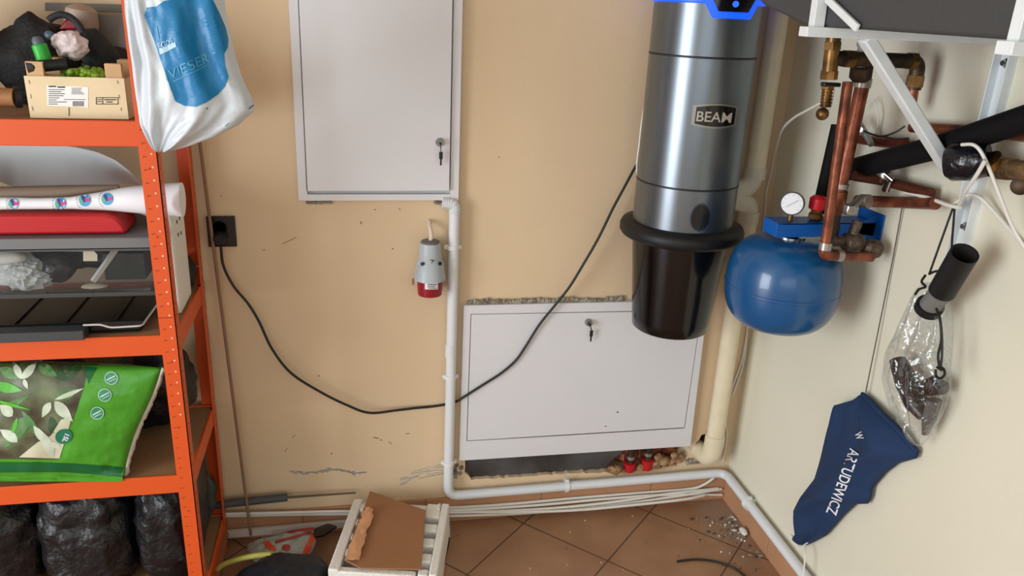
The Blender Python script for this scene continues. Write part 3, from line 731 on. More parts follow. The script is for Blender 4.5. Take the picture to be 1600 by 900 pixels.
# copper runs along the right wall
def run(label, p, r, m=M_copper, name='copper_pipe', joints=()):
    t = thing(name, label, 'pipe', p[0]); p = bend(p, .02, 6)
    obj('pipe', MB().tube(p, r, 16), m, t)
    for k in joints:
        q = Vector(p[0]).lerp(Vector(p[-1]), k); dr = (Vector(p[-1])-Vector(p[0])).normalized()
        obj('solder_joint', MB().tube([q-dr*.01, q+dr*.01], r*1.2, 16), M_solder, t)
    return t
run('short horizontal copper pipe just above the right end of the blue bracket', [B(1338, 314, .53), B(1400, 316, .53), W(1462, 318, .045)], .0125, joints=(.12,))
run('dark copper pipe sloping up right below the black insulated pipe', [B(1335, 275, .5), B(1378, 282, .5), W(1455, 302, .03)], .011, mat('dark_copper', (104, 58, 42), .5, .6))
run('long copper pipe along the right wall behind the black insulated pipe', [W(1425, 199, .03), W(1500, 203, .03), W(1600, 212, .03), W(1700, 222, .03)], .0105)
run('short dark red copper pipe behind the risers at the corner side of the strut', [W(1338, 217, .03), W(1372, 222, .03), W(1415, 224, .03)], .0105, mat('dark_red_copper', (112, 50, 38), .5, .6))
t = thing('shut_off_valve', 'small chrome valve with bent lever above the horizontal copper pipes', 'valve', W(1385, 290, .04))
obj('body', MB().tube([W(1384, 296, .045), W(1390, 280, .055)], .009, 10).lathe([(.008, 0), (.0125, .003), (.0125, .009), (.008, .012)], W(1383, 272, .06), (-.7, -.6, .2), 18), M_chrome, t)
obj('lever', MB().tube([W(1395, 282, .06), W(1383, 272, .07)], .005, 10), M_chrome, t)
t = thing('chrome_union', 'small square chrome union at the foot of the thick copper riser', 'fitting', B(1330, 328, .55))
obj('body', MB().obox(B(1327, 327, .575), (.010,0,0), (0,.009,0), (0,0,.011)), M_chrome, t, bevel=.003)
obj('side_arm', MB().tube([B(1330, 324, .565), B(1345, 310, .55)], .0085, 12), mat('dull_steel', (150, 144, 136), .4, .8), t)
t = thing('clamp_valve', 'small silver clamp with black wire ties between the risers and the strut', 'clamp', W(1345, 205, .04))
obj('clamp', MB().tube([W(1340, 188, .05), W(1362, 226, .05)], .007, 10).lathe([(.006, 0), (.011, .004), (.006, .01)], W(1346, 202, .06), (-.7, -.6, 0), 14), mat('dull_steel2', (160, 160, 158), .4, .7), t)
obj('wire_tie', MB().tube(spline([W(1350, 205, .06), W(1375, 213, .06), W(1398, 207, .05), W(1414, 197, .04)]), .0022, 8).tube(spline([W(1378, 213, .06), W(1400, 217, .05), W(1420, 216, .04)]), .002, 8), M_wirek, t)
# black insulated pipe
tag(obj('insulated_pipe', MB().tube([W(1326, 266, .075), W(1480, 226, .075), W(1620, 180, .075), W(1900, 98, .075)], .0235, 24), M_foam), 'thick black foam insulated pipe rising to the right across the right wall', 'pipe')
t = thing('wrapped_pipe_end', 'fat pipe end wrapped in shiny black plastic at the foot of the white strut', 'pipe', W(1500, 250, .1))
a = W(1478, 254, .11); b = W(1545, 250, .07)
obj('wrapping', MB().tube([a+(a-b)*.05, a, a.lerp(b, .15), a.lerp(b, .6), b], [.008, .026, .034, .035, .029], 26), mat('black_film', (12, 14, 24), .2, bump=.5, bscale=40), t)
obj('ferrule', MB().tube([b, W(1552, 258, .06)], .022, 18), M_brass, t)
t = thing('corroded_fitting', 'brown corroded brass fitting on the right wall at the frame edge', 'fitting', W(1575, 262, .05))
mb = MB().tube([W(1548, 262, .05), W(1575, 264, .05), W(1625, 268, .05)], .0165, 14).tube([W(1562, 263, .05), W(1582, 265, .05)], .021, 6)
obj('body', mb, mat('corroded', (132, 104, 70), .6, .4, c2=(80, 60, 42), vscale=40, bump=.5, bscale=80), t)
tag(obj('pipe_stub', MB().lathe([(.014, 0), (.016, .004), (.016, .02), (.008, .024)], W(1597, 288, .03), (-.7, -.6, 0), 18), M_oldbrass), 'small round bronze pipe stub on the right wall below the corroded fitting', 'fitting')
# ---- white steel bracket
t = thing('steel_wall_bracket', 'white steel wall bracket with diagonal strut under the dark grey housing', 'bracket', (-.02, -.72, 1.05))
M_wst = mat('white_galvanised', (224, 230, 232), .4, var=.03, vscale=30)
ra = W(1572, 40, .0); rb = W(1499, 402, .0); yr = (ra.y+rb.y)/2; 
def rail(y, z0, z1):
    mb = MB().box((-.003, y-.019, z0), (0, y+.019, z1)); mb.box((-.02, y-.019, z0), (0, y-.016, z1)); mb.box((-.02, y+.016, z0), (0, y+.019, z1))
    return mb
obj('rail', rail(-.735, rb.z, 1.9), M_wst, t, bevel=.0008)
for (px, py) in ((1567, 98), (1508, 353)):
    q = W(px, py, .004); q.y = -.735
    obj('bolt', MB().lathe([(.0085, 0), (.0085, .003), (.005, .004), (.005, .010)], q, (-1,0,0), 14), M_chrome, t)
AY = .735
e0 = B(1254, 49, AY); e1 = Vector((-.02, -AY, e0.z+.0))
obj('arm', MB().box((e0.x, -AY-.015, e0.z-.008), (-.021, -AY+.012, e0.z+.008)), M_wst, t, bevel=.001)
s0 = B(1352, 58, AY); s1 = B(1478, 258, AY)
if s1.x > -.03: s1.x = -.03
obj('strut', MB().bar(s0, s1, .026, .021), M_wst, t, bevel=.003)
obj('strut_foot', MB().bar(s1, (-.004, -AY, s1.z-.02), .024, .02), M_wst, t, bevel=.002)
obj('upstand', MB().bar(B(1274, 50, AY), B(1291, -70, AY), .02, .018, (0,1,0)), M_wst, t, bevel=.001)
obj('cross_brace', MB().bar(W(1340, 44, .393), W(1292, -2, .393), .012, .006, (1,0,0)), M_wst, t, bevel=.001)
y2 = W(1603, 46, .395).y; dy2 = y2+AY
t2 = thing('steel_wall_bracket', 'white steel bracket end at the right frame edge under the dark grey housing', 'bracket', (-.02, y2, 1.05))
obj('rail', rail(y2, rb.z, 1.9), M_wst, t2, bevel=.0008)
obj('arm', MB().box((e0.x, y2-.015, e0.z-.008), (-.021, y2+.012, e0.z+.008)), M_wst, t2, bevel=.001)
obj('strut', MB().bar(s0+Vector((0, dy2, 0)), (-.021, y2, s1.z), .026, .021), M_wst, t2, bevel=.003)
obj('upstand', MB().bar((e0.x+.02, y2, e0.z), (e0.x+.02, y2, e0.z+.14), .02, .018, (0,1,0)), M_wst, t2, bevel=.001)
# ---- dark housing resting on the bracket
zb4 = e0.z+.0085; 
t = thing('dark_grey_unit', 'large dark grey appliance housing resting on the white steel bracket, cut by the frame', 'appliance', (-.2, -.5, zb4))
fx = .385; q1 = W(1257, 43, fx); q2 = W(1192, 8, fx); YN = -1.62; zh4 = 1.90
poly = [(q1.y, zb4), (YN, zb4), (YN, zh4), (q2.y+.12, zh4), (q2.y+.12, q2.z+.05), (q2.y, q2.z)]
obj('housing', MB().prism([(-fx, y, z) for y, z in poly], (fx-.024, 0, 0)), M_darkgrey, t, bevel=.006)
# white wires near the wrapped end
wire('thick white cable looping over the wrapped black pipe end and off to the right', [W(1503,226,.12), W(1520,226,.12), W(1532,236,.115), W(1545,262,.10), W(1560,300,.08), W(1580,350,.05), W(1600,385,.03), W(1625,420,.02)], .0032)
wire('white cable running down left from the wrapped pipe end', [W(1540,250,.118), W(1525,275,.11), W(1508,300,.09), W(1500,318,.05), W(1490,326,.03)], .0036)
wire('flat white cable crossing below the copper pipes towards the rail', [W(1415,300,.03), W(1450,309,.04), W(1480,320,.05), W(1500,325,.05)], .004)
wire('thin white cable drooping right from the rail below the corroded fitting', [W(1492,318,.04), W(1512,305,.04), W(1530,308,.03), W(1548,325,.02), W(1570,350,.012), W(1600,384,.008), W(1640,430,.006)], .0036)
wire('thin pale wire curving behind the white diagonal strut', [W(1345,170,.03), W(1362,156,.03), W(1372,180,.02), W(1368,215,.012)], .0015)
# ================================================================== HANGING BAGS ON THE RIGHT WALL
tag(obj('thin_string', MB().tube([W(1410, 322, .008), W(1395, 405, .006), W(1352, 616, .018)], .0013, 8), mat('dark_string', (84, 78, 70), .8)), 'long thin dark string from the copper pipes down to the navy bag', 'string')
def fold_n(u, v):
    return .014*math.sin(9*u+5*v+2*nz(u*3, v*3))*math.exp(-((u-.35)/.4)**2)+.014*nz(u*3.2+v*1.5, v*2.2, 3)
Lp = [(1350,614),(1342,624),(1311,632),(1302,662),(1287,706),(1274,748),(1252,776),(1239,799),(1246,818),(1251,832),(1244,841),(1257,853)]
Rp = [(1351,614),(1362,622),(1382,644),(1412,672),(1437,705),(1433,716),(1404,724),(1383,740),(1364,762),(1362,778),(1356,788),(1340,786),(1318,806),(1292,836),(1272,847),(1258,853)]
t = thing('navy_cloth_bag', 'navy blue cloth bag with white lettering hanging on the right wall', 'bag', W(1250, 852, .01))
nb = obj('cloth', pillow(Lp, Rp, W, .014, (-1,0,0), .042, .008, 34, 60, fold_n), M_navy, t, sharp=180)
bv = surf(nb)
lettering('lettering', 'ARTUDEWICZ', bv, (1329, 700), (-38, 100), (16, 6), M_inkw, t, .0012, .015)
lettering('lettering', 'W', bv, (1336, 677), (4, 11), (11, -3), M_inkw, t, .0012, .03)
obj('drawstring', MB().tube(spline([W(1236,838,.02), W(1242,846,.025), W(1250,854,.025), W(1262,848,.025)]), .002, 8).tube(spline([W(1258,850,.03), W(1258,870,.045), W(1254,905,.05)]), .002, 8).blob(W(1236,838,.02), (.006,.006,.006), .1, 5, 2, 12, 8), M_wirew, t, label='white drawstring with toggle')
mb = MB(); 
obj('hem', MB().tube(spline([W(1351,615,.014)+Vector((-.006,0,0)), W(1382,645,.02)+Vector((-.01,0,0)), W(1412,674,.02)+Vector((-.01,0,0)), W(1436,706,.014)+Vector((-.006,0,0))]), .005, 10), M_navy, t)
# clear bag with vacuum nozzle
t = thing('clear_plastic_bag', 'clear plastic bag holding black nozzles, hung on strings from the pipes', 'bag', W(1435, 695, .02))
Lp = [(1446,440),(1436,450),(1424,480),(1408,520),(1392,555),(1385,590),(1395,625),(1408,655),(1424,678),(1434,698)]
Rp = [(1478,446),(1482,470),(1484,510),(1483,560),(1482,600),(1476,635),(1466,655),(1452,678),(1440,697)]
fo = lambda u, v: .007*math.sin(u*22+2*nz(u*2, v*5))*(1-.5*v)+.009*nz(u*7, v*6, 2)
obj('film', pillow(Lp, Rp, W, .045, (-1,0,0), .040, .030, 44, 60, fo), clearfilm('clear_film'), t, sharp=180)
M_noz = mat('dark_brown_plastic', (34, 30, 31), .35)
t2 = thing('black_nozzle', 'curved black vacuum nozzle inside the clear bag', 'nozzle', W(1425, 640, .04))
obj('nozzle', MB().tube(spline([W(1404,562,.05), W(1412,590,.055), W(1428,625,.05), W(1444,652,.045)]), [.028]*8+[.030]*8+[.022]*3, 20, flat=.7), M_noz, t2) if False else obj('nozzle', MB().tube([W(1402,562,.05), W(1408,575,.05), W(1418,600,.052), W(1432,630,.05), W(1446,650,.045)], [.018, .022, .026, .026, .018], 20, flat=.75), M_noz, t2)
tag(obj('brush_head', MB().tube([W(1448,606,.045), W(1462,602,.045), W(1474,606,.045)], [.016, .02, .014], 18), M_noz), 'round black brush head at the right inside the clear bag', 'brush')
tag(obj('crevice_tool', MB().tube([W(1460,625,.045), W(1452,655,.045), W(1446,678,.04)], [.017, .016, .008], 16, flat=.6), mat('grey_tool', (92, 92, 90), .5)), 'grey flat crevice tool at the bottom of the clear bag', 'tool')
t2 = thing('vacuum_tube', 'grey and black vacuum wand stub sticking out of the clear bag', 'tube', W(1462, 468, .06))
a = W(1507, 396, .105); b = W(1474, 452, .085); c = W(1453, 478, .07); ax = (a-b).normalized()
mb = MB().tube([b-ax*.006, a], .0245, 30, caps=False).tube([a, a-ax*.001], [.0245, .0215], 30, caps=False)
mb.m = 1; mb.tube([a-ax*.001, a-ax*.045], .0215, 30, caps=False).tube([a-ax*.045, a-ax*.046], [.0215, .0005], 30, caps=False)  # inner wall of the tube: shade put in by the dark material
obj('socket', mb, [M_rubber, M_dark], t2, label='black rubber socket end')
obj('tube', MB().tube([b, c], .0205, 26), mat('mid_grey_plastic', (120, 118, 116), .45), t2)
obj('cuff', MB().tube([c+ax*.004, c-ax*.012], .026, 26), M_rubber, t2)
t2 = thing('hanging_string', 'black drawstring holding the clear bag with a small clip at its end', 'cord', W(1468, 580, .06))
mb = MB().tube([W(1490, 322, .05), W(1472, 372, .06), W(1452, 428, .08)], .0021, 8).tube([W(1492, 322, .05), W(1488, 370, .06), W(1486, 408, .075)], .0021, 8)
mb.tube(spline([W(1452,428,.085), W(1462,424,.09), W(1474,425,.095), W(1480,432,.095)]), .0025, 8)
mb.tube(spline([W(1430,460,.085), W(1436,452,.09), W(1446,448,.095), W(1440,440,.09), W(1446,430,.09)]), .0025, 8)
mb.tube(spline([W(1463,482,.095), W(1469,500,.10), W(1471,530,.10), W(1466,555,.10), W(1468,574,.10)]), .0026, 8)
mb.tube(spline([W(1465,485,.095), W(1471,515,.10), W(1472,550,.10), W(1470,574,.10)]), .0022, 8)
obj('cord', mb, M_wirek, t2)
obj('cord_clip', MB().tube(spline([W(1462,577,.10), W(1463,588,.10), W(1470,591,.10), W(1476,585,.10), W(1474,576,.10), W(1464,574,.10)]), .0024, 8).obox(W(1469, 575, .10), (.002,0,0), (0,.006,0), (0,0,.004)), M_black, t2)
# ================================================================== ORANGE RACK
XR, XLL, YFR, YBR = -1.548, -2.48, -.372, -.03
rk = thing('storage_rack', 'orange boltless steel storage rack with brown fibreboard shelves', 'rack', (-2.0, -.2, 0))
PW = .0335
def post(xo, sx, yo, sy, hi=1.9):
    """angle post: xo outer side, sx direction inwards in x, yo face, sy direction inwards in y"""
    mb = MB(); th = .002
    for z0, z1 in ((0, .842), (.8435, hi)):
        mb.m = 0
        a, b = sorted((xo, xo+sx*PW)); c, d = sorted((yo, yo+sy*th)); mb.box((a, c, z0), (b, d, z1))
        a, b = sorted((xo, xo+sx*th)); c, d = sorted((yo, yo+sy*PW)); mb.box((a, c, z0), (b, d, z1))
    z = .03
    while z < hi-.02:
        xm = xo+sx*PW*.62; y = yo-sy*.0003
        a, b = sorted((y, yo+sy*.0001))
        mb.m = 1; mb.box((xm-.006, a, z), (xm+.001, b, z+.0016)); mb.box((xm-.006, a, z-.002), (xm-.005, b, z+.001))
        if z > .6:
            mb.m = 2; mb.lathe([(.0021, 0), (.0021, .0006)], (xo+sx*PW*.32, yo, z+.006), (0, -sy, 0), 8)
        x = xo-sx*.0003; a, b = sorted((x, xo+sx*.0001)); mb.m = 1; mb.box((a, yo+sy*.012-.002, z), (b, yo+sy*.012+.004, z+.003))
        z += .0262
    for z in (.36, .58, .74, 1.02, 1.16):
        mb.m = 1; mb.lathe([(.0022, 0), (.0022, .0006)], (xo+sx*PW*.5, yo, z), (0, -sy, 0), 8)
    return obj('post', mb, [M_orange, M_orslot, M_dot], rk, recalc=False)
post(XR, -1, YFR, 1); post(XR, -1, YBR, -1); post(XLL, 1, YFR, 1); post(XLL, 1, YBR, -1)
for zt_, hh in ((1.252, .050), (.802, .046), (.456, .046), (.11, .046), (1.80, .05)):
    x0_, x1_ = XLL+.004, XR-.004
    def beam(nm, lo, hi, lip):
        mb = MB().box(lo, hi)
        return obj(nm, mb, M_orange, rk, bevel=.0015)
    beam('beam', (x0_, YFR+.0022, zt_-hh), (x1_-.0275, YFR+.008, zt_), 0)
    beam('beam', (x0_, YBR-.012, zt_-hh), (x1_-.002, YBR-.0022, zt_), 0)
    beam('side_beam', (XR-.008, YFR+.0335, zt_-hh), (XR-.0022, YBR-.0335, zt_), 0)
    beam('side_beam', (XLL+.0022, YFR+.0335, zt_-hh), (XLL+.008, YBR-.0335, zt_), 0)
    obj('shelf_board', MB().box((XLL+.01, YFR+.009, zt_-.012), (XR-.009, YBR-.013, zt_-.003)), M_mdf, rk)
S1, S2, S3, S4 = 1.249, .799, .453, .107
# ---------------- shelf one
t = thing('wooden_crate', 'small pale wooden fruit crate with white label on the top visible shelf', 'crate', (-1.69, -.27, S1))
cx0, cx1, cy0, cy1 = B(37,120,.345).x, B(199,180,.345).x+.002, -.345, -.215
ztp = B(100, 120, .345).z
M_wood = mat('pale_poplar', (226, 206, 168), .75, var=.04, vscale=14)
M_woodd = mat('poplar_block', (204, 166, 122), .75, var=.05, vscale=20)
fp = obj('front_panel', MB().box((cx0, cy0, S1+.002), (cx1, cy0+.004, ztp)), M_wood, t, bevel=.0006)
obj('back_panel', MB().box((cx0, cy1-.004, S1+.002), (cx1, cy1, ztp)), M_wood, t)
obj('side_panel', MB().box((cx0, cy0+.004, S1+.002), (cx0+.004, cy1-.004, ztp-.003)), M_wood, t); obj('side_panel', MB().box((cx1-.004, cy0+.004, S1+.002), (cx1, cy1-.004, ztp-.003)), M_wood, t)
obj('base', MB().box((cx0+.004, cy0+.004, S1+.001), (cx1-.004, cy1-.004, S1+.004)), M_wood, t)
for xx in (cx0+.004, cx1-.034):
    for yy in (cy0+.0045, cy1-.0145-.02):
        obj('corner_block', MB().box((xx, yy, S1+.004), (xx+.030, yy+.03 if yy > -.3 else yy+.012, ztp+.026)), M_woodd, t, bevel=.001)
bv = surf(fp)
lb = decal('label', bv, [[(73,133),(138,136),(138,168),(74,165)]], mat('paper_white', (238, 238, 236), .7), fp, .0006)
Pp = [rect(76,134,88,136), rect(90,135,102,137)]
for i in range(8): Pp.append(rect(76, 139.5+i*3.2, 76+random.uniform(12, 30), 140.5+i*3.2))
for i in range(5): Pp.append(rect(112, 137.5+i*2.2, 112+random.uniform(12, 20), 138.3+i*2.2))
Pp += [rect(100,155,134,155.8)]+[rect(114+i*2, 158, 115+i*2, 166) for i in range(9)]
decal('print', bv, Pp, M_ink, fp, .001)
decal('stamp', bv, [rect(150,152,185,153), rect(150,162,185,163), rect(150,152,151,163), rect(184,152,185,163), rect(160,153,161,162), rect(152,155,159,156), rect(152,158,159,159), rect(163,155,182,156.5), rect(166,158.5,176,160), line(108,168,108,181,1.2), line(45,125,47,131,.8), line(48,147,49,154,.8), line(50,166,52,173,.8), line(183,126,185,131,.8), line(186,148,187,154,.8), line(189,168,190,173,.8)], M_ink, fp, .0008)
mb = MB(); random.seed(3)
M_grape = mat('green_grapes', (150, 186, 40), .35, c2=(96, 140, 30), vscale=50)
for i in range(110):
    a = random.random(); q = Vector((cx0+.052+(cx1-cx0-.09)*a, cy0+.016+.07*random.random(), 0)); h = ztp-.004+.016*math.sin(PI*a)*random.random()
    q.z = h; mb.blob(q, (random.uniform(.0045, .007),)*3, .03, 5, i, 12, 8)
q0_ = Vector(((cx0+cx1)/2, -.28, S1+.03)); mb.blob(q0_+Vector((.01,0,.012)), ((cx1-cx0)/2-.035, .05, .033), .1, 9, 2, 24, 12)
tag(obj('grapes', mb, M_grape), 'bunch of small green grapes lying in the wooden crate', 'fruit')
q = B(72, 103, .325)
t = thing('black_flashlight', 'black cylindrical torch lying across the left of the wooden crate', 'torch', q-Vector((0,0,.01)))
obj('barrel', MB().tube([q+Vector((-.022,-.006,-.002)), q+Vector((.034,.01,.004))], [.0115,.0105], 20), M_rubber, t)
obj('head', MB().tube([q+Vector((-.03,-.008,-.003)), q+Vector((-.02,-.0055,-.002))], [.0125,.0125], 20), mat('dark_grey_rubber', (52, 54, 56), .5), t)
q = B(66, 84, .30)
t = thing('green_canister', 'small green canister with grey top standing behind the black torch', 'canister', q-Vector((0,0,.03)))
obj('can', MB().lathe([(.013, -.03), (.0135, -.02), (.0135, .016), (.011, .018)], q, (-.2, 0, 1), 28), mat('bright_green', (42, 176, 52), .4), t)
obj('top', MB().lathe([(.010, .018), (.010, .026), (.006, .032)], q, (-.2, 0, 1), 20), mat('bluegrey', (84, 96, 108), .5), t)
tag(obj('crumpled_paper', MB().blob(B(110, 70, .27), (.030, .022, .026), .35, 38, 4, 44, 28, ridge=True), mat('pinkish_paper', (222, 206, 208), .6, bump=.5, bscale=90)), 'crumpled pinkish white paper bag above the grapes', 'paper')
tag(obj('black_pouch', pillow([(128,45),(120,70),(128,96),(150,112)], [(150,44),(166,60),(188,85),(203,110)], B, .20, (0,-1,0), .035, .03, 20, 24, lambda u, v: .008*nz(u*5, v*5)), mat('black_fabric', (30, 32, 34), .8, bump=.3, bscale=200)), 'black fabric pouch slumped behind the right of the wooden crate', 'pouch')
tag(obj('red_box', MB().hexa([B(92,46,.20),B(132,46,.20),B(132,46,.12),B(92,46,.12),B(104,28,.20),B(120,30,.20),B(120,30,.12),B(104,28,.12)]), mat('deep_red', (128, 14, 22), .5), bevel=.004), 'dark red tapered tool case half hidden under a black strap', 'case')
tag(obj('black_strap', MB().tube(spline([B(76,32,.21), B(84,26,.21), B(96,23,.21), B(110,27,.21), B(122,38,.21), B(131,52,.21)]), .0035, 10, flat=2), M_rubber), 'black curved strap arching over the red case', 'strap')
t = thing('beige_flask', 'rounded beige flask at the back of the top visible shelf', 'flask', B(127, 60, .10))
obj('flask', MB().lathe([(.012, -.05), (.03, -.045), (.034, 0), (.03, .025), (.015, .034), (.004, .036)], B(127, 34, .10), (.15, 0, 1), 32), mat('beige_plastic', (168, 148, 132), .5), t)
tag(obj('grey_board', MB().prism([B(70,4,.045), B(196,7,.045), B(196,20,.045), B(70,17,.045)], (0, .012, 0)), mat('grey_board_mat', (120, 116, 110), .8), bevel=.001), 'long flat grey board along the wall at the back of the top shelf', 'board')
tag(obj('taupe_board', MB().prism([B(142,22,.07), B(200,22,.07), B(206,112,.07), B(150,106,.07)], (0, .01, 0)), mat('taupe_panel', (132, 124, 118), .8), bevel=.001), 'taupe panel leaning behind the black pouch', 'panel')
M_bf = mat('black_backpack_fabric', (16, 16, 17), .75, bump=.4, bscale=120)
tag(obj('black_backpack', MB().blob(Vector((-1.815, -.125, S1+.085)), (.085, .065, .088), .25, 14, 5, 40, 26, zmin=S1+.001), M_bf), 'slumped black backpack behind the green canister and the mallet', 'backpack')
tag(obj('black_helmet', MB().blob(Vector((-1.98, -.17, S1+.115)), (.065, .09, .11), .1, 9, 8, 40, 26, zmin=S1+.001), M_rubber), 'black round case at the left edge of the top visible shelf', 'case')
t = thing('wooden_mallet', 'brown wooden mallet lying left of the crate by the backpack', 'mallet', B(10, 155, .34))
obj('head', MB().tube([B(-25,150,.335), B(24,152,.335)], .0165, 22), mat('brown_wood', (150, 104, 62), .6, var=.15, vscale=30), t)
obj('band', MB().tube([B(22,152,.335), B(33,152,.33)], .0200, 22), M_rubber, t)
tag(obj('dark_cloth', MB().blob(Vector((-1.67, -.13, S1+.055)), (.075, .06, .058), .3, 16, 9, 36, 22, zmin=S1+.001), mat('dark_cloth_mat', (36, 32, 34), .85)), 'heap of dark cloth behind the wooden crate', 'cloth')
tag(obj('blue_clip', MB().blob(B(78, 55, .26), (.010, .008, .008), .2, 20, 3, 14, 10), mat('steel_blue', (70, 92, 104), .4)), 'small steel blue knob behind the green canister', 'knob')
# ---------------- shelf two
def sheet_fn(u, v):
    top = resample([(-60,222),(0,225),(60,226),(112,229),(150,237),(180,250),(203,268),(219,288)], 40); bot = resample([(-60,280),(0,284),(20,292),(60,296),(110,295),(150,291),(190,288),(219,289)], 40)
    k = min(39, int(u*39)); f = u*39-k; a = top[k].lerp(top[min(39, k+1)], f); b = bot[k].lerp(bot[min(39, k+1)], f); p = a.lerp(b, v)
    return B(p.x, p.y, .14+.10*v*v)+Vector((0, 0, 0))
mb = MB().sheet(sheet_fn, 40, 14, lambda u, v: (0, .0025, -.0008))
tag(obj('curved_sheet', mb, mat('pale_grey_sheet', (206, 213, 217), .45, var=.05, vscale=10), sharp=60), 'large curved pale grey plastic sheet arching behind the sticker roll', 'sheet')
tag(obj('sheet_curl_shade', MB().tube([B(-60,304,.27), B(0,304,.27), B(100,300,.27), B(186,293,.26)], [.014,.016,.014,.006], 20), mat('curl_shade_taupe', (130, 112, 96), .7)), 'brownish tube added for the shaded inside of the curled grey sheet', 'roll')  # tube added to stand for the shaded inside of the sheet's curl
t = thing('sticker_roll', 'rolled white film printed with round blue and pink emblems', 'roll', B(150, 330, .31))
pp = [(-70,322,.008),(0,318,.0125),(60,318,.0115),(110,317,.0125),(160,314,.019),(200,312,.0265),(245,312,.0325),(285,312,.036)]
mb = MB(); ctr = [B(a, b, .295) for a, b, r in pp]; rs = [r for a, b, r in pp]
cs = spline(ctr, 5); rr = []
for i in range(len(rs)-1): rr += [rs[i]+(rs[i+1]-rs[i])*k/5 for k in range(5)]
rr.append(rs[-1]); mb.tube(cs, rr, 32)
rl = obj('film', mb, mat('white_film', (236, 238, 244), .3), t)
bv = surf(rl); Mb = mat('emblem_blue', (58, 160, 216), .5); Mp = mat('emblem_pink', (222, 52, 120), .5); Mn = mat('emblem_navy', (52, 60, 140), .5); Mg = mat('emblem_green', (88, 178, 140), .5)
for i, (x, y, r) in enumerate([(168,311,9.5),(133,313,9.5),(95,318,9),(22,318,8)]):
    e_ = decal('emblem', bv, [ell(x, y, r, r*.98, 24)], Mb, rl, .0008, 8)
    if not e_: continue
    decal('petal', bv, [[(x-1,y-5),(x+3,y-1),(x+8,y-4),(x+8,y+1),(x+2,y+3)]], Mp, e_, .0014, 8)
    decal('petal', bv, [[(x-5,y-7),(x-1,y-5),(x+1,y+3),(x-2,y+3),(x-5,y-2)]], Mn, e_, .0014, 8)
    decal('petal', bv, [[(x-8,y-4),(x-5,y-3),(x-2,y+4),(x-5,y+6),(x-9,y+2)]], Mg, e_, .0014, 8)
    decal('lettering', bv, [line(x+(r+3)*math.cos(a), y+(r+3)*math.sin(a), x+(r+4.4)*math.cos(a+.12), y+(r+4.4)*math.sin(a+.12), 1) for a in [2.2, 2.5, 2.8, 3.1, 3.4, 3.7, 4.0]], M_greyP, e_, .0012, 8)
zr0, zr1 = B(60, 364, .30).z, B(60, 333, .30).z; xr_ = B(196, 350, .30).x
tag(obj('red_case', MB().prism([(-2.2, -.315, zr0), (xr_+.004, -.315, zr0), (xr_, -.315, zr0+.016), (xr_-.014, -.315, zr1-.006), (xr_-.035, -.315, zr1), (-2.2, -.315, zr1)], (0, .10, 0)), mat('red_case_plastic', (186, 24, 32), .4), bevel=.006), 'long red plastic case on top of the grey storage box', 'case')
# storage box
bx1, by0, by1 = B(236, 372, .33).x, -.33, -.10; zlt, zl0, zb_ = B(120, 371, .33).z, B(120, 390, .33).z, B(120, 461, .33).z
t = thing('storage_box', 'see-through grey plastic storage box with jumbled contents on the second shelf', 'storage box', (-1.9, -.2, zb_))
Mbx = film('smoky_plastic', (98, 102, 104), .07, .12, 9, .12)
mb = MB().box((-2.25, by0, zb_), (bx1, by0+.002, zl0)); mb.box((bx1-.002, by0+.002, zb_), (bx1, by1, zl0)); mb.box((-2.25, by1-.002, zb_), (bx1-.002, by1, zl0)); mb.box((-2.25, by0+.002, zb_), (bx1-.002, by1-.002, zb_+.003))
obj('bin', mb, Mbx, t)
obj('lid', MB().box((-2.26, by0-.006, zl0), (bx1+.003, by1+.004, zl0+.006)).box((-2.26, by0-.006, zl0), (bx1+.003, by0-.002, zlt)).box((-2.26, by0-.004, zlt-.004), (bx1+.003, by1+.004, zlt)), mat('grey_lid', (112, 114, 116), .4), t, bevel=.002)
obj('bottom_rim', MB().box((-2.26, by0-.004, zb_-.004), (bx1+.002, by0+.0, zb_+.006)), mat('dark_rim', (60, 62, 62), .4), t, bevel=.001)
obj('edge', MB().box((bx1, by0-.004, zb_), (bx1+.004, by0+.004, zl0)), mat('clear_edge', (210, 212, 212), .3), t)
zi = zb_+.004
def inbox(name, label, cat, mb, m): tag(obj(name, mb, m), label, cat)
inbox('crumpled_bag', 'crumpled clear bag with white bits at the left of the storage box', 'bag', MB().blob(B(42, 432, .28)+Vector((0, .0, .0)), (.045, .03, .034), .42, 42, 3, 60, 40, ridge=True, zmin=zi), film('crinkled_film', (222, 228, 228), .6, .2, 60, .9))
inbox('white_packet', 'white packet at the far left inside the storage box', 'packet', MB().blob(B(8, 402, .27), (.04, .02, .016), .2, 14, 6, 24, 16), mat('packet_white', (214, 212, 206), .5))
inbox('cream_card', 'cream stepped card tag at the middle of the storage box', 'card', MB().prism([B(*q, .31) for q in [(100,373),(128,373),(152,398),(152,408),(130,408),(130,393),(101,393)]], (0, .001, 0)), mat('cream_card_mat', (220, 212, 190), .7))
inbox('white_rod', 'slanting white rod inside the storage box', 'rod', MB().bar(B(182, 388, .27), B(145, 440, .30), .012, .008), mat('rod_white', (206, 206, 200), .5))
inbox('beige_sponge', 'small beige sponge at the bottom of the storage box', 'sponge', MB().blob(B(148, 448, .29), (.026, .016, .008), .1, 14, 6, 22, 14, zmin=zi), mat('beige_sponge_mat', (190, 178, 158), .8))
inbox('black_sachet', 'dark crumpled sachet with pale marks in the middle of the storage box', 'sachet', MB().blob(B(88, 418, .26), (.035, .03, .03), .25, 22, 11, 36, 24, ridge=True, zmin=zi), mat('dark_sachet', (52, 52, 54), .25, bump=.6, bscale=50))
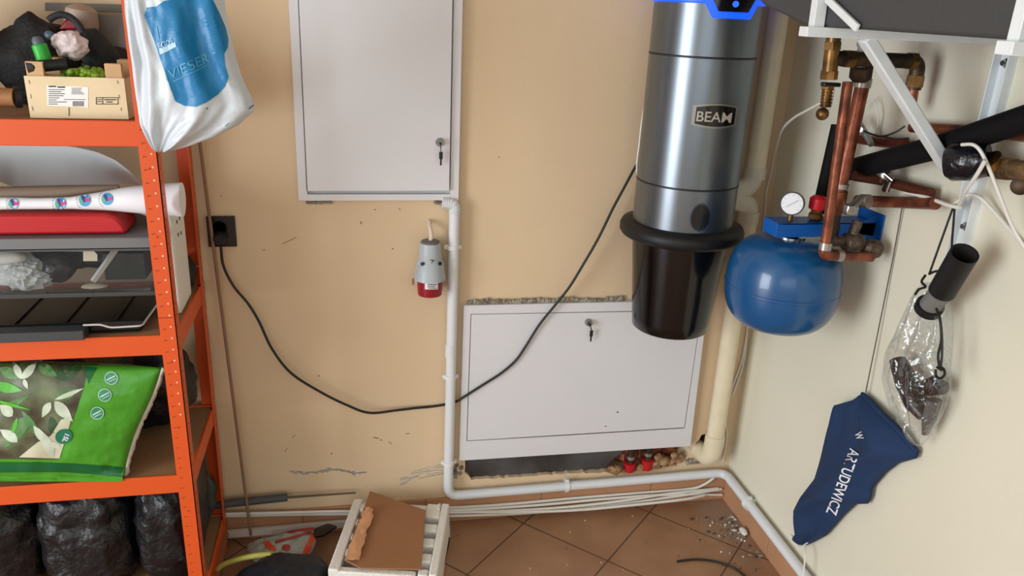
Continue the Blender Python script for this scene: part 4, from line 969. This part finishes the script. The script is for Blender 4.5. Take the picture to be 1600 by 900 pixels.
inbox('green_light_box', 'black electronic box with dim green window at the right of the storage box', 'box', MB().box((B(165,420,.24).x, -.25, zi), (B(228,420,.24).x, -.15, zi+.06)), mat('dark_green_box', (40, 48, 44), .4))
inbox('silver_ruler', 'pale metal ruler lying at the right bottom of the storage box', 'ruler', MB().bar(B(176, 457, .31), B(234, 452, .31), .012, .004), mat('ruler_steel', (160, 164, 164), .35, .4))
inbox('added_dark_backing', 'black crumpled sheet added to darken the back of the storage box', 'backing', MB().blob(Vector((-1.81, -.155, zi+.046)), (.17, .032, .044), .12, 30, 17, 60, 24, ridge=True, zmin=zi, pw=.6), mat('backing_dark', (34, 35, 37), .3, bump=.8, bscale=40))  # dark sheet added to make the inside of the box darker
inbox('white_foam_sheet', 'thin white foam sheet standing at the left of the storage box', 'foam', MB().prism([B(*q, .235) for q in [(-20,392),(40,388),(62,410),(30,440),(-20,450)]], (0, .004, 0)), mat('foam_sheet_white', (206, 206, 202), .6))
# white polystyrene block
zf0 = S2+.001
t = thing('polystyrene_block', 'white polystyrene packing block with slots behind the orange post', 'packaging', (-1.59, -.2, zf0))
wx0, wx1 = -1.598, -1.562
pb = obj('block', MB().prism([(wx0, -.245, zf0), (wx1, -.245, zf0), (wx1, -.245, 1.055), (wx1-.01, -.245, 1.062), (wx0-.055, -.245, 1.066), (wx0-.075, -.245, 1.058), (wx0, -.245, zlt+.012)], (0, .13, 0)), M_sty, t, bevel=.004)
obj('slot', MB().box((wx1-.0, -.20, 1.0), (wx1+.0012, -.195, 1.008)).box((wx1, -.20, .97), (wx1+.0012, -.195, .978)).box((wx1, -.17, 1.0), (wx1+.0012, -.165, 1.008)).box((wx1, -.17, .965), (wx1+.0012, -.165, .973)), M_dark, t)  # shade of the slots put on as dark patches; nothing is cut
# oven tray
t = thing('baking_tray', 'black oven tray with grey handle bar and pale wire on the second shelf', 'tray', (-1.9, -.2, S2))
S2 += .004; tx1 = B(236, 515, .345).x; tz = B(120, 470, .25).z
mb = MB().box((-2.25, -.345, S2+.001), (tx1-.02, -.08, S2+.004))
mb.prism([(-2.25,-.345,S2+.002),(tx1-.028,-.345,S2+.002),(tx1-.008,-.345,S2+.024),(-2.25,-.345,S2+.024)], (0,.003,0))
mb.prism([(tx1-.028,-.345,S2+.002),(tx1-.028,-.08,S2+.002),(tx1-.008,-.08,S2+.026),(tx1-.008,-.345,S2+.026)], (.003,0,0))
obj('pan', mb, mat('black_enamel', (20, 22, 25), .3), t)
for k in range(5): obj('rib', MB().box((-2.1+k*.1, -.335, S2+.004), (-2.085+k*.1, -.09, S2+.008)), M_black, t)
obj('handle_bar', MB().box((-2.25, -.386, S2+.001), (B(130, 508, .38).x, -.350, S2+.022)), mat('dark_slate_bar', (58, 62, 66), .45), t, bevel=.002)
obj('wire_handle', MB().tube(bend([B(130,508,.375), B(158,507,.375), B(172,512,.375), B(222,509,.375), Vector((tx1+.0, -.20, S2+.028))], .01, 5), .0022, 10), mat('pale_wire', (206, 206, 204), .3, .4), t, label='pale bent wire handle')
S2 -= .004
tag(obj('dark_work_gloves', MB().blob(Vector((-1.585, -.075, S2+.045)), (.025, .03, .05), .3, 24, 4, 36, 24, zmin=S2+.001), mat('dark_glove', (30, 32, 36), .75)), 'dark work gloves bundled at the back right of the second shelf', 'gloves')
# ---------------- shelf three
Lp = [(-70,568),(-70,600),(-72,640),(-74,690),(-74,720),(-74,744)]
Rp = [(254,574),(247,596),(238,620),(224,650),(210,682),(200,715),(194,745)]
M_soil = mat('soil_bag_green', (74, 152, 42), .3, bump=.6, bscale=16)
fo = lambda u, v: .005*nz(u*9, v*7, 1)+.003*abs(nz(u*26, v*12, 4))*(1 if u > .75 else .4)
t = thing('potting_soil_bag', 'green bag of potting soil with leafy print on the third shelf', 'bag', (-1.85, -.33, S3))
smb = pillow(Lp, Rp, B, .355, (0,-1,0), .040, .09, 60, 44, fo, .45)
for v in smb.v:
    if v.z < S3+.025 and v.y > -.3745: v.y = -.3745
    if v.x > -1.602: v.y = max(v.y, -.366)
sb = obj('bag', smb, M_soil, t, sharp=180)
bv = surf(sb)
ph = decal('photo_print', bv, [[(-60,560),(40,562),(100,562),(140,568),(132,600),(120,640),(104,680),(92,718),(-60,716)]], mat('leaf_photo', (58, 44, 36), .32, c2=(112, 124, 92), vscale=14, detail=6), sb, .0008, 9)
Mlg = mat('leaf_green', (64, 120, 60), .35, c2=(112, 150, 100), vscale=40); Mlw = mat('leaf_pale', (214, 222, 206), .35, c2=(176, 196, 168), vscale=30); Mld = mat('leaf_dark', (40, 74, 40), .35); Mlb = mat('bright_leaf', (84, 178, 52), .35)
def leaf(x0, y0, x1, y1, w, n=8):
    dx, dy = x1-x0, y1-y0; L_ = math.hypot(dx, dy); nx, ny = -dy/L_, dx/L_
    up = [(x0+dx*i/n+nx*w*math.sin(PI*(i/n)**.8), y0+dy*i/n+ny*w*math.sin(PI*(i/n)**.8)) for i in range(n+1)]
    dn = [(x0+dx*i/n-nx*w*.8*math.sin(PI*(i/n)**.8), y0+dy*i/n-ny*w*.8*math.sin(PI*(i/n)**.8)) for i in range(n-1, 0, -1)]
    return up+dn
for pl in [leaf(0,575,34,592,9), leaf(60,570,90,588,9), leaf(0,640,46,618,6), leaf(46,650,8,700,13), leaf(60,682,34,640,7), leaf(86,622,124,608,9)]: decal('leaf', bv, [pl], Mlg, ph, .0014, 8)
for pl in [leaf(34,592,20,566,6), leaf(34,592,58,566,7), leaf(38,592,44,608,4), leaf(86,624,132,606,4), leaf(86,626,114,658,10), leaf(80,628,66,652,7), leaf(20,650,0,632,10), leaf(70,690,52,664,7), leaf(84,714,60,668,9), leaf(28,690,0,670,9), leaf(96,700,74,690,5)]: decal('leaf', bv, [pl], Mlw, ph, .0018, 8)
for pl in [leaf(86,590,132,566,15), leaf(80,650,90,690,9), leaf(44,650,54,676,6)]: decal('leaf', bv, [pl], Mld, ph, .0010, 8)
for pl in [leaf(-10,600,36,610,9), leaf(20,676,28,652,4), leaf(-10,624,50,640,3)]: decal('leaf', bv, [pl], Mlb, ph, .0022, 8)
decal('pale_corner', bv, [[(96,655),(112,652),(104,682),(93,716),(30,714),(60,690),(80,680)]], mat('bag_beige', (200, 200, 172), .35), ph, .0012, 8)
M_bd = mat('badge_teal', (60, 140, 108), .4)
for (x, y, r, tx_) in ((174,591,11,'NATURA'),(164,617,11,'B'),(152,645,11,'BIO')):
    bd = decal('badge', bv, [ell(x, y, r+.5, r-1, 24)], M_bd, sb, .0012, 6)
    decal('badge_ring', bv, ring(x, y, r-1, 1.1, 24, k=1.05), mat('badge_line', (190, 226, 206), .5), bd, .0018, 6)
    decal('badge_text', bv, [line(x-7, y+3, x+6, y-4, 2.), line(x-4, y+6, x+7, y, 1.2)], mat('badge_line', (190, 226, 206), .5), bd, .0018, 6)
bd = decal('badge', bv, [ell(100, 681, 13.5, 11.5, 24, -.3)], mat('badge_teal2', (32, 120, 92), .4), sb, .0024, 6)
lettering('badge_text', '15L', bv, (103, 674), (-5, 14), (7, 3), M_inkw, bd, .0032, .03)
decal('dark_band', bv, [[(-70,722),(0,722),(60,722),(110,724),(160,727),(193,730),(192,745),(150,741),(100,737),(0,738),(-70,738)]], mat('band_green', (10, 98, 50), .35), sb, .0012, 8)
decal('dark_corner', bv, [[(130,564),(156,566),(146,584),(138,600)]], mat('band_green', (10, 98, 50), .35), sb, .0012, 8)
mb = MB(); pr = resample(Rp, 40)
for side in (0,):
    vs = []
    for i, p in enumerate(pr):
        w = 5+3*nz(i*.5, 1)+2*nz(i*1.7, 2)
        vs.append((B(p.x-1, p.y, .357), B(p.x+w, p.y+1.5, .352+.006*nz(i*.6, 4))))
    mb.add([v for pr_ in vs for v in pr_], [(2*i, 2*i+1, 2*i+3, 2*i+2) for i in range(len(vs)-1)])
so = obj('end_seam', mb, mat('white_seam', (206, 200, 190), .5), t, recalc=False, label='crimped whitish end seam')
sm = so.modifiers.new('s', 'SOLIDIFY'); sm.thickness = .0012
tag(obj('dark_sack', MB().blob(Vector((-1.66, -.13, S3+.125)), (.085, .07, .125), .22, 13, 12, 40, 28, zmin=S3+.001), M_blackbag), 'black sack standing behind the green soil bag near the back post', 'sack')
tag(obj('dark_sack', MB().blob(Vector((-1.97, -.13, S3+.125)), (.16, .07, .125), .18, 13, 14, 40, 28, zmin=S3+.001), M_blackbag), 'wide black sack hidden behind the leafy end of the soil bag', 'sack')
# ---------------- bottom shelf
for i, (x, y, rx, ry, rz, lab) in enumerate([(-2.07, -.20, .155, .14, .16, 'glossy black bin bag at the left of the bottom shelf'), (-1.815, -.21, .105, .14, .155, 'middle black bin bag on the bottom shelf, creased and shiny'), (-1.64, -.20, .072, .14, .15, 'black bin bag beside the front post on the bottom shelf')]):
    tag(obj('black_bin_bag', MB().blob(Vector((x, y, S4+rz*.95)), (rx, ry, rz), .10, 17, 21+i, 64, 42, ridge=True, zmin=S4+.001, pw=.6), M_blackbag), lab, 'bin bag', 'black bin bags on the bottom shelf')
tag(obj('grey_bundle', MB().blob(Vector((-1.585, -.06, S4+.09)), (.024, .024, .08), .3, 22, 31, 36, 24, zmin=S4+.001), mat('grey_green_cloth', (62, 70, 66), .7)), 'grey-green cloth bundle at the back corner of the bottom shelf', 'bundle')
# ================================================================== HANGING SHOPPING BAG
t = thing('shopping_bag', 'white plastic carrier bag with blue print hanging on the orange post', 'carrier bag', B(245, 236, .46))
Lp = [(190,-60),(193,-20),(196,20),(202,60),(208,100),(214,150),(220,190),(226,205),(240,232),(246,238)]
Rp = [(345,-60),(349,-20),(353,20),(362,62),(368,90),(380,125),(392,150),(399,172),(372,196),(340,212),(296,228),(262,236)]
def fb(u, v):
    w = max(0, 1-u*1.6)
    return .010*math.sin(u*34+3*nz(u*2, v*2))*w*(.4+.6*v)+.008*math.sin(u*16-3*v)*(1-w)*(.5+.5*v)+.010*nz(u*5, v*3, 2)+.004*nz(u*14, v*9, 5)
fr = obj('bag', pillow(Lp, Rp, B, .432, (0,-1,0), .055, .040, 70, 60, fb, .42), mat('white_polythene', (204, 212, 220), .38, bump=.35, bscale=26), t, sharp=180)
bv = surf(fr)
Mbb = mat('blue_print', (0, 116, 172), .4, bump=.3, bscale=26)
bp = decal('blue_print', bv, [[(225,24),(230,12),(245,10),(256,2),(300,-6),(330,-4),(342,20),(352,44),(356,62),(355,74),(350,84),(352,104),(357,120),(352,134),(340,148),(322,160),(306,167),(288,165),(274,158),(267,140),(262,125),(252,95),(240,60),(232,40)]], Mbb, fr, .0014, 7)
Mlt = mat('pale_print', (170, 206, 226), .5)
lettering('lettering', 'EGOS', bv, (250, 77), (22, -9), (-3, -9), Mlt, bp, .0026, .01)
decal('lettering_bar', bv, [[(250,77),(275,66),(277,73),(252,85)]], mat('pale_print', (170, 206, 226), .5), bp, .0026, 6)
lettering('lettering', 'VIESER', bv, (266, 124), (62, -28), (-4, -15), mat('faint_print', (84, 166, 206), .5), bp, .0026, -.01)
decal('lettering_line', bv, [line(270,128,322,102,1.2), line(250,60,246,40,1.5), line(262,126,258,108,1.2)], mat('faint_print', (84, 166, 206), .5), bp, .0026, 8)
decal('ink_mark', bv, [line(388,170,396,164,1.5), ell(323,169,1.6,1.2,8), line(352,197,358,192,1)], mat('teal_mark', (40, 90, 96), .5), fr, .0014, 6)
hb = MB().tube(spline([B(215,-58,.44), B(222,-110,.42), B(228,-150,.385), Vector((-1.565, -.374, 1.80))]), .008, 10, flat=.5).tube(spline([B(330,-58,.44), B(280,-115,.42), B(240,-150,.385), Vector((-1.56, -.374, 1.80))]), .008, 10, flat=.5)
obj('handle', hb, MATS['white_polythene'], t)
# slim pole leaning between rack and wall
tag(obj('wooden_pole', MB().tube([Vector((B(303,150,.02).x, -.022, B(303,150,.02).z)), B(392, 836, .05)], .0040, 12), mat('dark_pole', (138, 108, 86), .7)), 'slim brown pole leaning on the wall right of the orange rack', 'pole')
# ================================================================== FLOOR OBJECTS
# white cables lying along the skirting
random.seed(11)
for i, (pts, lab) in enumerate([
    ([(352,803,.05),(450,801,.05),(545,799,.045),(700,801,.05),(850,795,.06),(960,784,.075),(1040,772,.06),(1122,763,.03)], 'white cable on the floor, topmost of the bundle at the corner end'),
    ([(352,806,.04),(545,803,.04),(700,806,.05),(860,799,.06),(980,786,.07),(1060,775,.06),(1127,764,.03)], 'white cable on the floor, second in the bundle along the skirting'),
    ([(600,800,.05),(710,797,.045),(830,790,.04),(940,780,.05),(1040,773,.06),(1128,773,.03)], 'white cable on the floor ending lowest beside the right skirting'),
    ([(600,796,.03),(705,793,.03),(800,787,.03),(900,778,.03),(1000,770,.03),(1075,764,.03),(1100,757,.03),(1118,744,.03),(1122,738,.028)], 'white cable that bends up to the conduit in the corner'),
    ([(705,800,.04),(810,800,.07),(900,797,.09),(1000,788,.1),(1070,780,.09),(1100,774,.06)], 'white cable bowing furthest out onto the tiles')]):
    pp = []
    for x, y, d in pts:
        q = F(x, y, .006); 
        if q.y > -.014: q = B(x, y, max(.014, d*.5)); q.z = max(q.z, .006)
        pp.append(q)
    tag(obj('white_cable', MB().tube(spline(pp, 8), .0045, 10), M_wirew), lab, 'cable', 'white cables along the skirting')
tag(obj('cable_trunking', MB().bar((-1.60, -.022, .030), (-.93, -.02, .034), .012, .022), mat('offwhite_trunking', (214, 206, 198), .5), bevel=.001), 'off-white trunking strip along the skirting left of the polystyrene tray', 'trunking')
t = thing('walking_stick', 'grey-handled thin dark rod lying along the wall above the skirting', 'stick', B(450, 780, .03))
a, b, c = B(335, 789, .03), B(449, 777, .03), B(556, 770, .02)
for q in (a, b, c): q.z = max(q.z, .092)
obj('rod', MB().tube([b, c], [.004, .0025], 10), mat('brown_rod', (96, 80, 66), .6), t)
obj('handle', MB().tube([a, b], .0115, 16), mat('slate_grip', (74, 78, 84), .6), t)
# polystyrene tray
ZT = .135
pTL, pBL, pTR = F(553, 774, ZT), F(512, 884, ZT), F(702, 781, ZT)
v_ = (pTL-pBL); v_.z = 0; LV = v_.length; v_ = v_.normalized(); u_ = Vector((v_.y, -v_.x, 0)); 
LU = (pTR-pTL).dot(u_)
O = Vector((pBL.x, pBL.y, 0))
mx_ = max((O+v_*LV).y, (O+v_*LV+u_*LU).y)
if mx_ > -.045: O.y -= mx_+.045
t = thing('polystyrene_tray', 'white notched polystyrene packaging tray on the tiles', 'packaging', O+u_*LU/2+v_*LV/2)
def tb(mb, a0, a1, b0, b1, z0, z1):
    c = O+u_*(a0+a1)/2+v_*(b0+b1)/2; c.z = (z0+z1)/2
    mb.obox(c, u_*(a1-a0)/2, v_*(b1-b0)/2, Vector((0,0,(z1-z0)/2)))
mb = MB()
tb(mb, 0, LU, 0, LV, .0005, .02); tb(mb, 0, .028, 0, LV, .02, ZT); tb(mb, LU-.022, LU, 0, LV, .02, ZT); tb(mb, .022, LU-.062, LV-.022, LV, .02, ZT-.01); tb(mb, LU-.034, LU-.024, LV-.03, LV, .02, ZT); tb(mb, .022, LU*.80, 0, .022, .02, ZT-.006); tb(mb, LU*.82, LU-.024, 0, .026, .02, ZT-.003)
for k in range(5):
    b0 = .0+k*LV*.205+.028*(k > 0)*0; w = LV*.1
    if k > 0: tb(mb, .028, .066, b0, b0+w*.9, .02, ZT-.002)
    if k > 0: tb(mb, LU-.064, LU-.022, b0-.01, b0+w*.75, .02, ZT-.002)
tb(mb, .022, .06, LV-.05, LV-.02, .02, ZT-.001); tb(mb, LU-.064, LU-.024, LV-.04, LV-.0, .02, ZT-.004)
obj('tray', mb, M_sty, t, bevel=.004)
zcB = ZT+.004
cb = [(578,767,.165),(665,797,.145),(658,889,.140),(563,887,.140),(539,874,.140),(556,822,.15),(570,790,.16)]
pts = [F(*q) for q in cb]
for q in pts:
    if q.y > -.022: q.y = -.022
t = thing('cardboard_sheet', 'torn brown cardboard sheet lying on the polystyrene tray', 'cardboard', pts[3])
mb = MB().prism([p for p in pts], (0, 0, -.004)); obj('sheet', mb, M_card, t)
def flap(u, v):
    a = F(570+(-32)*v+ (6*nz(v*13,1)), 790+82*v, .172-.018*v); b = F(583+(-22)*v*1.0+3*nz(v*7,3)+ (4 if .1<v<.5 else 0)*math.sin(v*8), 795+80*v, .168-.018*v)
    return a.lerp(b, u)+Vector((0, 0, .0015*math.sin(PI*u)-.005*(1-u)**2+.003*nz(v*11, u*3)))
obj('torn_flap', MB().sheet(flap, 6, 24, lambda u, v: (0, 0, -.0015)), M_cardL, t, label='paler torn curling edge')
obj('loose_shred', MB().tube(spline([F(613,787,.15), F(620,781,.155), F(630,776,.15)]), .0016, 6), M_cardL, t)
# clutter between rack and tray
z_f = .001
t = thing('crumpled_packet', 'crumpled white and orange plastic packet on the floor behind the dark bag', 'packet', F(440, 852, .03))
pk = obj('wrapper', pillow([(386,850),(385,862),(392,872),(400,880)], [(494,826),(495,845),(490,858),(476,880)], lambda x, y, d: F(x, y, d), .05, (0,-.2,1), .03, .03, 30, 20, lambda u, v: .010*nz(u*8, v*5, 2)), mat('packet_pale', (166, 172, 166), .35, bump=.6, bscale=50), t, sharp=180)
bv = surf(pk)
for pl in [[(488,832),(494,836),(480,868),(472,872),(474,860)], [(410,848),(420,846),(432,858),(430,862),(418,858)]]: decal('orange_print', bv, [pl], mat('orange_red', (218, 72, 30), .4), pk, .002, 7)
for pl in [ell(447,856,7,5), line(430,848,486,832,4)]: decal('red_print', bv, [pl], mat('print_red', (176, 60, 50), .4), pk, .002, 7)
tag(obj('red_strap', MB().tube(spline([F(436,842,.06), F(450,832,.07), F(470,828,.07), F(492,826,.07)]), .0045, 8, flat=.6), mat('strap_red', (150, 18, 26), .5)), 'short red strap lying over the crumpled packet', 'strap')
tag(obj('plastic_scraper', MB().prism([F(490,826,.065), F(512,818,.065), F(526,822,.065), F(505,836,.065), F(492,838,.065)], (0,0,-.006)).tube([F(505,828,.062), F(505,828,.001)], .006, 8), M_black), 'small black scraper beside the crumpled packet', 'scraper')
tag(obj('white_strip', MB().bar(F(425, 830, .03), F(510, 822, .03), .022, .012).box((F(470,825,.02).x-.02, F(470,825,.02).y-.012, .0005), (F(470,825,.02).x+.02, F(470,825,.02).y+.002, .03)), mat('offwhite_strip', (196, 184, 178), .5), bevel=.002), 'off-white plastic strip lying behind the crumpled packet', 'strip')
c = F(455, 930, .05)
t = thing('dark_bag', 'dark navy bag with yellow-green rim on the floor beside the rack', 'bag', (c.x, c.y, 0))
obj('bag', MB().blob(Vector((c.x-.03, c.y-.0, .06)), (.15, .10, .078), .18, 12, 4, 48, 30, zmin=.001), mat('dark_navy_nylon', (20, 26, 38), .5, bump=.5, bscale=40), t)
obj('rim', MB().tube(spline([F(338,900,.05), F(345,885,.07), F(372,874,.09), F(400,868,.11), F(425,866,.125)]), .0075, 10), mat('yellow_green', (186, 180, 84), .6), t, label='yellow-green piping')
tag(obj('brown_lath', MB().bar(F(338, 905, .06), F(352, 835, .05), .016, .012), mat('lath_brown', (150, 100, 70), .7)), 'short brown lath leaning beside the foot of the orange rack', 'lath')
wire('short black cable curving over the floor tiles near the camera', [F(1058,877,.004), F(1085,874,.004), F(1112,876,.004), F(1138,883,.004), F(1156,893,.004), F(1172,910,.004), F(1180,930,.004)], .0032, M_wirek, name='black_floor_cable')
# debris
random.seed(5); mb = MB()
for i in range(150):
    a = random.random()
    q = Vector((-.02-abs(random.gauss(0, .07)), -.10-abs(random.gauss(0, .11)), .002)) if a < .75 else Vector((-random.uniform(.05, 1.0), -random.uniform(.06, .35), .001))
    if q.x > -.012: q.x = -.014
    r = random.uniform(.0008, .0045) if a < .75 else random.uniform(.0008, .002)
    mb.m = random.choice([0, 0, 1, 2]); mb.blob(q, (r*random.uniform(.8, 1.8), r, r*.8), .4, 200, i, 8, 5)
tag(obj('plaster_debris', mb, [M_plaster, mat('white_crumb', (224, 222, 212), .9), mat('dark_crumb', (92, 76, 62), .9)]), 'crumbs of plaster and dust scattered in the corner of the tiles', 'debris', kind='stuff')
tag(obj('plaster_chunk', MB().blob(F(1162, 831, .008), (.011, .016, .009), .35, 60, 2, 20, 14, zmin=.0005), mat('white_crumb', (224, 222, 212), .9)), 'largest pale plaster chunk against the right skirting', 'chunk')
# pipes in the recess
for i, (px, lab) in enumerate(((984, 'left of the two red-collared copper pipes below the low cabinet'), (1011, 'right of the two red-collared copper pipes below the low cabinet'))):
    q = B(px, 728-(px-984)*.2, -.022)
    t = thing('heating_pipe', lab, 'pipe', (q.x, q.y, .12), 'heating pipes under the low cabinet')
    obj('pipe', MB().tube([Vector((q.x, q.y, .10)), Vector((q.x+.004, q.y, .30))], .0115, 18), M_oldbrass, t)
    obj('collar', MB().lathe([(.0155, -.030), (.0175, .004), (.020, .008), (.020, .012), (.014, .013)], Vector((q.x, q.y, q.z)), seg=24), mat('red_insulation', (196, 26, 34), .5), t, label='red plastic insulation collar')
    obj('joint', MB().tube([q+Vector((0,0,.028)), q+Vector((0,0,.038))], .0135, 18), M_solder, t)
# ================================================================== LIGHT
w = bpy.data.worlds.new('World'); bpy.context.scene.world = w; w.use_nodes = True
w.node_tree.nodes['Background'].inputs[0].default_value = (.80, .90, 1.0, 1); w.node_tree.nodes['Background'].inputs[1].default_value = 0.45
def area(name, loc, aim, sx, sy, power, c):
    l = bpy.data.lights.new(name, 'AREA'); l.shape = 'RECTANGLE'; l.size = sx; l.size_y = sy; l.energy = power; l.color = c
    o = bpy.data.objects.new(name, l); col.objects.link(o); o.location = loc
    o.rotation_euler = (Vector(aim)-Vector(loc)).to_track_quat('-Z', 'Y').to_euler(); return o
area('daylight_doorway', (XL-.12, -2.55, 1.12), (0, -2.55, 1.12), 1.75, 2.1, 135, (.90, .95, 1.0))
area('daylight_window', (-2.1, YF-.12, 1.5), (-2.1, 0, 1.5), 2.9, 1.5, 24, (.95, .97, 1.0))
# ================================================================== CAMERA
cam = bpy.data.cameras.new('camera'); co = bpy.data.objects.new('camera', cam); col.objects.link(co)
cam.sensor_width = 36; cam.sensor_fit = 'HORIZONTAL'; cam.lens = FPX/1600*36; cam.clip_start = .01
m = Matrix((RT, -DN, -FW)).transposed().to_4x4(); m.translation = CAM; co.matrix_world = m
sc = bpy.context.scene; sc.camera = co
vs = sc.view_settings; vs.view_transform = 'Standard'; vs.look = 'None'; vs.gamma = 1; vs.use_curve_mapping = False; vs.exposure = 0.1
sc.cycles.max_bounces = 8; sc.cycles.transparent_max_bounces = 16; sc.cycles.use_denoising = True
